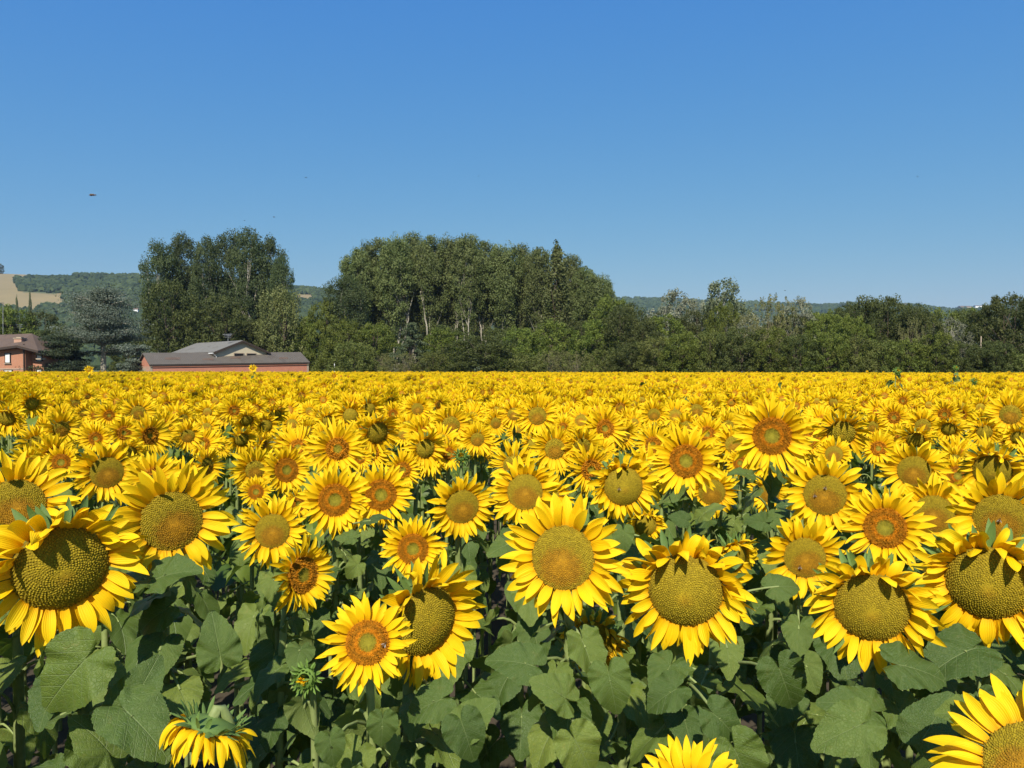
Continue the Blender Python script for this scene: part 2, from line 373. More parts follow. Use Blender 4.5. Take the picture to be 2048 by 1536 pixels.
def receptacle_mb(rg, kind, g, lod):
    mb = MB(); na = {0: 28, 1: 12, 2: 7, 3: 5}[lod]
    prof = [(1.0, -0.06), (1.03, -0.14), (0.90, -0.27), (0.58, -0.38), (0.26, -0.46), (0.13, -0.60)]
    if lod >= 2: prof = [(1.0, -0.06), (0.8, -0.3), (0.13, -0.5)]
    a = np.arange(na) / na * 2 * math.pi
    v = np.array([[r * math.cos(t), r * math.sin(t), z] for r, z in prof for t in a]); mb.add(v, grid_faces(len(prof), na, closed=True))
    if lod <= 2:
        for k, (n, al, r0, z0) in enumerate([(17, -0.10, 0.99, -0.11), (16, -0.5, 1.0, -0.17), (13, -0.95, 0.93, -0.24)][:3 if lod < 2 else 1]):
            if lod: n = n * 2 // 3
            phi = (np.arange(n) + rg.uniform(-0.3, 0.3, n)) / n * 2 * math.pi
            big = 0.70 if kind in 'CWD' else 0.55
            v, t, u = blades(rg, phi, big * rg.uniform(0.7, 1.25, n), rg.uniform(0.13, 0.20, n), al + rg.normal(0, 0.25, n), np.full(n, r0), np.full(n, z0),
                             rg.normal(0.15, 0.4, n), rg.uniform(-0.15, 0.25, n), g, 7 if lod == 0 else 4, 3, cup=0.4, tip=0.55)
            mb.add(v.reshape(-1, 3), grid_faces(v.shape[1], 3, n))
    return mb

def leaf_mb(rg, lod, fold=0.25, droop=0.5, wave=0.06):
    """heart-shaped blade, petiole joint at the origin, tip at +Y, upper side +Z"""
    na, nr = {0: (112, 8), 1: (28, 4), 2: (12, 2), 3: (6, 1)}[lod]
    th = np.linspace(-math.pi * 0.985, math.pi * 0.985, na)
    tab_a = np.radians([0, 12, 25, 40, 60, 80, 100, 120, 140, 158, 170, 178]); tab_r = [1.0, 0.86, 0.74, 0.645, 0.575, 0.535, 0.51, 0.50, 0.47, 0.40, 0.27, 0.10]
    ro = np.interp(np.abs(th), tab_a, tab_r)
    if lod == 0:
        saw = (np.abs(th) * 11.0) % 1.0; ro = ro * (1 + 0.045 * (saw - 0.5) * (np.abs(th) < 2.7)) * (1 + 0.03 * np.sin(th * 3 + rg.uniform(0, 6)))
    k = np.linspace(0, 1, nr + 1)[1:]; rr = k[:, None] * ro[None]
    x = rr * np.sin(th)[None]; y = rr * np.cos(th)[None]; p1, p2 = rg.uniform(0, 6, 2)
    z = fold * np.abs(x) ** 1.2 - droop * 0.5 * np.sign(y) * np.abs(y) ** 2 * (y > 0) - 0.15 * (y < 0) * y ** 2
    z = z - droop * 0.55 * x ** 2 + wave * np.sin(th * 5 + p1)[None] * k[:, None] ** 2 + wave * 0.5 * np.sin(th * 11 + p2)[None] * k[:, None] ** 3
    v = np.concatenate([[[0, 0, 0]], np.stack([x, y, z], -1).reshape(-1, 3)])
    mb = MB(); mb.add(v, np.array([[0, 1 + i + 1, 1 + i] for i in range(na - 1)]), uv=v[:, :2])
    if nr > 1: mb.f.append((grid_faces(nr, na) + 1, 0))
    return mb

# ================================================================== THE SETTING: ground, hills, far wood
def smooth(x): x = np.clip(x, 0, 1); return x * x * (3 - 2 * x)
def vnoise(x, y, seed=0):
    """smooth value noise, vectorised"""
    xi, yi = np.floor(x).astype(int), np.floor(y).astype(int); fx, fy = smooth(x - xi), smooth(y - yi)
    h = lambda a, b: (np.sin(a * 127.1 + b * 311.7 + seed * 74.7) * 43758.5453) % 1.0
    return (h(xi, yi) * (1 - fx) + h(xi + 1, yi) * fx) * (1 - fy) + (h(xi, yi + 1) * (1 - fx) + h(xi + 1, yi + 1) * fx) * fy

gm = MB(); gx = np.linspace(-5200, 5200, 3); gy = np.linspace(-5200, 5200, 3)
gm.add([[x, y, 0] for y in gy for x in gx], grid_faces(3, 3))
m, nt, out = mat_new('dry_ground'); N = NT(nt); tx = N.n('ShaderNodeTexCoord')
c = N.mix(N.noise(0.9, 8, tx.outputs['Object'], 0.65), (0.035, 0.025, 0.014), (0.08, 0.06, 0.035))
c = N.mix(N.math('MULTIPLY', N.math('SUBTRACT', N.noise(0.05, 3, tx.outputs['Object']), 0.45, clamp=True), 3.0), c, (0.09, 0.10, 0.035))
p = N.n('ShaderNodeBsdfPrincipled'); p.inputs['Roughness'].default_value = 0.95; N.l(c, p.inputs['Base Color']); N.l(p.outputs[0], out.inputs[0])
tag(obj('ground', gm.mesh('ground', m)), kind='structure')

# skyline of bare ground seen above the horizon: (pixel x, pixel y)
SKY_L = [(-700, 560), (-200, 548), (0, 545), (110, 548), (180, 549), (300, 556), (450, 566), (560, 574), (640, 582), (720, 592), (850, 600), (1100, 612), (1300, 640), (1500, 738)]
SKY_R = [(500, 738), (700, 648), (900, 614), (1100, 602), (1235, 598), (1320, 600), (1400, 606), (1500, 608), (1580, 610), (1650, 614), (1740, 609), (1830, 612), (1900, 620), (1960, 618), (2040, 608), (2300, 604), (2800, 598)]
def hill_z(x, y, which):
    sk, D0, Dt = (SKY_L, 420.0, 1500.0) if which == 'L' else (SKY_R, 700.0, 2600.0)
    px = 1024 + F * x / np.maximum(y, 1); yy = np.interp(px, [a for a, _ in sk], [b for _, b in sk])
    Ht = (HORIZON - yy) / F * Dt
    q = np.clip((y - D0) / (Dt - D0), 0, 1)
    z = Ht * (0.62 * smooth(q) + 0.38 * q ** 2.2)
    z = z + (vnoise(x / 190, y / 190, 3) - 0.5) * 26 * smooth(q * 3) * (Ht / (Ht + 40)) * (1 - 0.75 * q)
    z = np.where(y > Dt, Ht * (1 - 0.6 * smooth((y - Dt) / 1500)), z)
    return np.where(y <= D0, -3.0, z)
def is_field(x, y):
    """where the left hill is mown or ploughed instead of wooded"""
    z = np.maximum(hill_z(x, y, 'L'), 0); px = 1024 + F * x / y; py = HORIZON - F * (z - CAM_H) / y
    w = 5 * (vnoise(px / 14, py / 9, 9) - 0.5)
    a = (py < 556 + (px - 0) * 0.03 + w) & (px < 152) & (py < 620)
    a |= (py < 572 + w) & (px < 22 + w)
    a |= (py >= 556 + w) & (py < 622 + w) & (px < 24 + (py - 556) * 0.9 + w)
    a |= (py > 583 + (px - 30) * 0.04 + w * 0.5) & (py < 612) & (px < 130 + w)
    a |= (py > 589 + w * .4) & (py < 604) & (px > 594) & (px < 630 + w)
    return a
def hill(name, which, mat, az0, az1, d0, d1, na, nd):
    az = np.linspace(az0, az1, na); d = np.linspace(0, 1, nd) ** 1.3 * (d1 - d0) + d0
    y = np.repeat(d[:, None], na, 1); x = y * az[None]
    z = hill_z(x, y, which); mb = MB()
    mb.add(np.stack([x, y, z], -1).reshape(-1, 3), grid_faces(nd, na), c=np.repeat(is_field(x, y).reshape(-1, 1) * 1.0, 3, 1) if which == 'L' else 0.0)
    tag(obj(name, mb.mesh(name, mat)), kind='structure')
m, nt, out = mat_new('hill_ground'); N = NT(nt); tx = N.n('ShaderNodeTexCoord')
a = N.n('ShaderNodeAttribute', attribute_name='tint'); sp = N.n('ShaderNodeSeparateColor'); N.l(a.outputs['Color'], sp.inputs[0])
straw = N.mix(N.noise(0.02, 8, tx.outputs['Object']), (0.31, 0.225, 0.095), (0.20, 0.16, 0.065))
c = N.mix(sp.outputs[0], (0.06, 0.085, 0.03), straw)
p = N.n('ShaderNodeBsdfPrincipled'); p.inputs['Roughness'].default_value = 0.95; N.l(c, p.inputs['Base Color']); N.l(p.outputs[0], out.inputs[0])
hill('hill', 'L', m, -1.15, 0.30, 415, 3200, 420, 130)
hill('hill', 'R', m, -0.35, 1.15, 695, 4200, 300, 90)

# far wood that covers the hills: lumpy crowns, too many and too far to count
def ico_blob():
    t = (1 + 5 ** 0.5) / 2
    v = nrm(np.array([[-1, t, 0], [1, t, 0], [-1, -t, 0], [1, -t, 0], [0, -1, t], [0, 1, t], [0, -1, -t], [0, 1, -t], [t, 0, -1], [t, 0, 1], [-t, 0, -1], [-t, 0, 1]], float))
    f = [[0, 11, 5], [0, 5, 1], [0, 1, 7], [0, 7, 10], [0, 10, 11], [1, 5, 9], [5, 11, 4], [11, 10, 2], [10, 7, 6], [7, 1, 8], [3, 9, 4], [3, 4, 2], [3, 2, 6], [3, 6, 8], [3, 8, 9], [4, 9, 5], [2, 4, 11], [6, 2, 10], [8, 6, 7], [9, 8, 1]]
    v = list(map(tuple, v)); ff = []; cache = {}
    def mid(a, b):
        k = (min(a, b), max(a, b))
        if k not in cache: cache[k] = len(v); v.append(tuple(nrm((np.array(v[a]) + np.array(v[b])) / 2)))
        return cache[k]
    for a, b, c in f:
        ab, bc, ca = mid(a, b), mid(b, c), mid(c, a); ff += [[a, ab, ca], [b, bc, ab], [c, ca, bc], [ab, bc, ca]]
    return np.array(v), np.array(ff)
M['far_wood'] = foliage_material('far_wood', (0.022, 0.038, 0.014), (0.062, 0.084, 0.028), 0.05, 0.9)
BV, BF = ico_blob()
def blobs(mb, c, r, tint, rg, squash=0.95):
    n = len(c); k = len(BV)
    rad = r[:, None] * rg.uniform(0.62, 1.25, (n, k))
    v = c[:, None] + BV[None] * rad[..., None] * np.array([1, 1, squash])
    mb.add(v.reshape(-1, 3), (BF[None] + (np.arange(n) * k)[:, None, None]).reshape(-1, 3), c=np.repeat(np.repeat(tint[:, None], k, 1).reshape(-1, 1), 3, 1))
def far_wood(name, which, label, n, azr, dr, rr, keep):
    rg = np.random.default_rng(11 if which == 'L' else 12)
    az = rg.uniform(*azr, n); d = np.sqrt(rg.uniform(dr[0] ** 2, dr[1] ** 2, n)); x, y = az * d, d
    ok = keep(x, y, rg); x, y = x[ok], y[ok]; z = hill_z(x, y, which); r = rg.uniform(*rr, len(x)) * (0.75 + 0.5 * vnoise(x / 60, y / 60, 5))
    mb = MB(); blobs(mb, np.stack([x, y, z + r * 0.45], 1), r, np.clip(vnoise(x / 70, y / 70, 8) * 0.7 + rg.uniform(-0.35, 0.55, len(x)), 0, 1), rg)
    tag(obj(name, mb.mesh(name, M['far_wood'], smooth=False)), label, kind='stuff')
far_wood('hillside_wood', 'L', 'dark green wood covering the hill behind the brick house', 15000, (-0.86, -0.10), (480, 1640), (3.2, 6.8),
         lambda x, y, rg: ~is_field(x, y))
far_wood('ridge_wood', 'R', 'low blue-green wooded ridge along the horizon', 14000, (-0.30, 0.86), (760, 2750), (5.0, 9.5),
         lambda x, y, rg: vnoise(x / 150, y / 230, 21) > 0.22)

# ================================================================== TREES
def crown_mesh(rg, ctr, rad, n_leaf, size, squash=(1, 1, 1), outward=0.8, aspect=0.62):
    """leaf-sized faces spread over many clumps"""
    nc = len(ctr); q = nrm(rg.normal(0, 1, (nc, n_leaf, 3))); rr = rg.uniform(0.35, 1.05, (nc, n_leaf, 1)) ** 0.6
    sq = np.asarray(squash, float); pos = ctr[:, None] + q * rr * rad[:, None, None] * (sq if sq.ndim == 1 else sq[:, None])
    nn = nrm(q * outward + rg.normal(0, 0.55, q.shape) + np.array([0, 0, 0.25])); t = nrm(np.cross(nn, rg.normal(0, 1, q.shape))); b = np.cross(nn, t)
    s = size * rg.uniform(0.55, 1.35, (nc, n_leaf, 1))
    v = np.stack([pos + t * s, pos + b * s * aspect + nn * s * 0.12, pos - t * s, pos - b * s * aspect + nn * s * 0.12], 2)
    tint = np.clip(rg.uniform(0.0, 1.0, (nc, 1)) * 0.75 + rg.uniform(-0.1, 0.45, (nc, n_leaf)), 0, 1)
    mb = MB(); k = nc * n_leaf
    mb.add(v.reshape(-1, 3), (np.arange(k)[:, None] * 4 + np.arange(4)[None]), c=np.repeat(np.repeat(tint.reshape(-1, 1), 4, 0), 3, 1)); return mb

def limbs_mesh(rg, H, tr, tops, ctr, n_limb, lean=0.0, forks=1, base=0.12, spread=0.35, wig=0.02):
    mb = MB()
    for k in range(forks):
        off = np.array([rg.normal(0, 0.02 * H) * (forks > 1), rg.normal(0, 0.02 * H) * (forks > 1), 0])
        top = np.array([rg.normal(0, spread * 0.1 * H), rg.normal(0, spread * 0.1 * H), tops * H]) + off * 3
        pts = bez(off * 0.4 + np.array([0, 0, -0.3]), off * 0.4 + np.array([0, 0, 0.3 * H]), top * np.array([1, 1, 0.6]), top, 14); pts[1:-1, :2] += rg.normal(0, wig * H * 0.4, (12, 2))
        tube(mb, pts, np.linspace(1, 0.12, 14) * tr, 7)
        idx = rg.permutation(len(ctr))[: n_limb // forks]
        for i in idx:
            e = ctr[i]; j = np.clip((e[2] / H - base) * 0.62 + base, 0.08, tops * 0.92); s = pts[int(np.clip(j / tops * 13, 1, 12))]
            if e[2] < s[2]: s = pts[max(1, int(np.clip(e[2] / H / tops * 13 - 2, 1, 12)))]
            m1 = s * 0.55 + e * 0.45 + np.array([0, 0, -0.02 * H])
            tube(mb, bez(s, s * 0.75 + m1 * 0.25 + [0, 0, 0.02 * H], m1, e, 7), np.linspace(0.36, 0.07, 7) * tr, 5)
    return mb

def envelope(rg, H, prof, n, inner=0.25, lump=0.16, z0=0.0):
    hs = [p_[0] for p_ in prof]; rs = np.array([p_[1] for p_ in prof])
    w = rg.choice(1000, n, p=(lambda q: q / q.sum())(np.interp(np.linspace(hs[0], hs[-1], 1000), hs, rs) + 0.01))
    h = hs[0] + (w + rg.uniform(0, 1, n)) / 1000 * (hs[-1] - hs[0]); a = rg.uniform(0, 2 * math.pi, n)
    r = np.interp(h, hs, rs) * H * (1 + lump * np.sin(a * 2 + h * 9 + rg.uniform(0, 6)) + lump * 0.7 * np.sin(a * 3 - h * 14 + rg.uniform(0, 6)))
    r = r * np.where(rg.uniform(0, 1, n) < inner, rg.uniform(0.1, 0.75, n), rg.uniform(0.78, 1.0, n))
    return np.stack([r * np.cos(a), r * np.sin(a), h * H], 1)

SPEC = {  # height in metres, outline (height share, radius share), clumps, clump radius, leaves per clump, leaf size, trunk radius, forks, limbs
    'poplar':   dict(H=27, prof=[(.28, .015), (.40, .05), (.54, .13), (.74, .17), (.88, .145), (.96, .10), (1.0, .05)], n=300, cr=1.15, nl=95, s=.19, tr=.25, forks=4, limbs=44, sq=(1.1, 1.1, .95), bark='pale_bark', mat='poplar', inner=.32),
    'darkpoplar': dict(H=27, prof=[(.10, .08), (.25, .15), (.5, .19), (.75, .195), (.90, .155), (.96, .10), (1.0, .05)], n=300, cr=1.35, nl=95, s=.20, tr=.40, forks=3, limbs=30, sq=(1.1, 1.1, .95), bark='pale_bark', mat='darkpoplar', inner=.25),
    'lombardy': dict(H=24, prof=[(.04, .04), (.2, .085), (.6, .095), (.85, .065), (1.0, .01)], n=150, cr=.8, nl=70, s=.24, tr=.3, forks=1, limbs=30, sq=(.8, .8, 1.9), bark='bark', mat='poplar', inner=.3),
    'broad':    dict(H=10, prof=[(.02, .32), (.2, .46), (.5, .52), (.78, .44), (.92, .27), (1.0, .10)], n=240, cr=.68, nl=80, s=.135, tr=.2, forks=3, limbs=26, sq=(1, 1, .75), bark='bark', mat='broad', inner=.25),
    'bush':     dict(H=6, prof=[(.0, .5), (.25, .62), (.6, .60), (.85, .44), (.95, .26), (1.0, .15)], n=190, cr=.52, nl=76, s=.105, tr=.09, forks=4, limbs=22, sq=(1, 1, .8), bark='bark', mat='bush', inner=.25),
    'oak':      dict(H=12, prof=[(.0, .28), (.2, .40), (.5, .46), (.8, .40), (.93, .26), (1.0, .12)], n=250, cr=.8, nl=84, s=.155, tr=.28, forks=2, limbs=24, sq=(1, 1, .8), bark='bark', mat='oak', inner=.25),
    'silver':   dict(H=12, prof=[(.12, .16), (.35, .34), (.65, .40), (.88, .26), (1.0, .08)], n=210, cr=.62, nl=46, s=.15, tr=.13, forks=4, limbs=60, sq=(1, 1, .9), bark='white_bark', mat='silver', inner=.4),
    'paletop':  dict(H=14, prof=[(.1, .1), (.4, .19), (.7, .21), (.9, .14), (1.0, .05)], n=170, cr=.75, nl=48, s=.17, tr=.12, forks=3, limbs=50, sq=(.8, .8, 1.3), bark='white_bark', mat='palegreen', inner=.35),
    'feather':  dict(H=9, prof=[(.0, .25), (.3, .5), (.6, .56), (.85, .42), (1.0, .20)], n=200, cr=.45, nl=34, s=.11, tr=.08, forks=6, limbs=110, sq=(.7, .7, 1.2), bark='twig_bark', mat='feather', inner=.4),
    'willow':   dict(H=13, prof=[(.1, .25), (.35, .40), (.6, .43), (.85, .32), (1.0, .12)], n=190, cr=.95, nl=66, s=.17, tr=.3, forks=2, limbs=20, sq=(.8, .8, 1.35), bark='bark', mat='willow', inner=.2),
    'conifer':  dict(H=9, prof=[(.0, .36), (.15, .40), (.5, .27), (.8, .13), (1.0, .01)], n=190, cr=.5, nl=60, s=.12, tr=.14, forks=1, limbs=50, sq=(1, 1, .45), bark='bark', mat='conifer', inner=.3),
}
M['pale_bark'] = plain('pale_bark', (0.52, 0.48, 0.38), 0.85, noise=1.5, c2=(0.20, 0.17, 0.12))
M['white_bark'] = plain('white_bark', (0.55, 0.52, 0.45), 0.85, noise=2.0, c2=(0.30, 0.28, 0.23))
M['bark'] = plain('bark', (0.13, 0.10, 0.07), 0.9, noise=2.0, c2=(0.06, 0.045, 0.03))
M['twig_bark'] = plain('twig_bark', (0.26, 0.22, 0.13), 0.9, noise=2.0, c2=(0.16, 0.13, 0.08))
for k_, a_, b_ in (('poplar', (.072, .098, .024), (.165, .185, .062)), ('darkpoplar', (.034, .056, .018), (.100, .125, .045)), ('broad', (.072, .104, .013), (.165, .195, .032)),
                   ('bush', (.075, .096, .017), (.170, .182, .045)), ('oak', (.036, .050, .012), (.110, .124, .032)), ('silver', (.14, .155, .09), (.28, .28, .19)), ('palegreen', (.105, .130, .06), (.21, .235, .13)),
                   ('feather', (.115, .125, .035), (.225, .215, .08)), ('willow', (.110, .140, .035), (.24, .265, .09)), ('conifer', (.045, .068, .030), (.115, .135, .065)), ('cedar', (.065, .088, .062), (.19, .215, .165)), ('darkcedar', (.028, .044, .024), (.085, .10, .05))):
    M[k_] = foliage_material(k_ + '_foliage', a_, b_, 0.26)
BANK = {}
def species(name, var):
    if (name, var) in BANK: return BANK[name, var]
    s = SPEC[name]; rg = np.random.default_rng(abs(hash_(name)) + var * 97); H = s['H']
    ctr = envelope(rg, H, s['prof'], s['n'], s['inner']); rad = s['cr'] * rg.uniform(0.6, 1.35, len(ctr))
    crown = crown_mesh(rg, ctr, rad, s['nl'], s['s'], s['sq']).mesh(name + '_crown', M[s['mat']], smooth=False)
    trunk = limbs_mesh(rg, H, s['tr'], 0.80 if 'poplar' in name else 0.9, ctr, s['limbs'], forks=s['forks'], wig=0.02).mesh(name + '_trunk', M[s['bark']])
    wid = 2 * max(r for _, r in s['prof']) * H + s['cr'] * 1.6
    BANK[name, var] = (crown, trunk, H + s['cr'] * 0.25, wid); return BANK[name, var]
def hash_(t): return sum(ord(ch) * (i + 3) for i, ch in enumerate(t))
KIND_NAME = {'poplar': 'poplar_tree', 'darkpoplar': 'poplar_tree', 'lombardy': 'columnar_poplar_tree', 'broad': 'broadleaf_tree', 'bush': 'bush', 'oak': 'oak_tree', 'silver': 'silver_poplar_tree',
             'paletop': 'aspen_tree', 'feather': 'tamarisk_bush', 'willow': 'willow_tree', 'conifer': 'conifer_tree'}
CAT = {'bush': 'bush', 'feather': 'bush'}
tree_no = [0]
def tree(px, ytop, wpx, D, kind, label, group=None):
    i = tree_no[0]; tree_no[0] += 1; rg = np.random.default_rng(500 + i)
    crown, trunk, H0, W0 = species(kind, i % 3); base = P(px, HORIZON, D); top = P(px, ytop, D)[2]; gz = 0.0
    if D > 400: gz = float(hill_z(np.array([base[0]]), np.array([float(D)]), 'L')[0]); gz = min(gz, top - wpx * D / F); top = top - gz
    t = empty(KIND_NAME[kind], (base[0], D, gz)); tag(t, label, CAT.get(kind, 'tree'), group)
    sz = top / H0; sx = (1.02 if 'poplar' in kind else 1.18) * wpx * D / F / W0
    t.scale = (sx, sx * rg.uniform(0.9, 1.05), sz); t.rotation_euler = (0, 0, rg.uniform(0, 6.28))
    obj('crown', crown, t); obj('trunk', trunk, t); return t

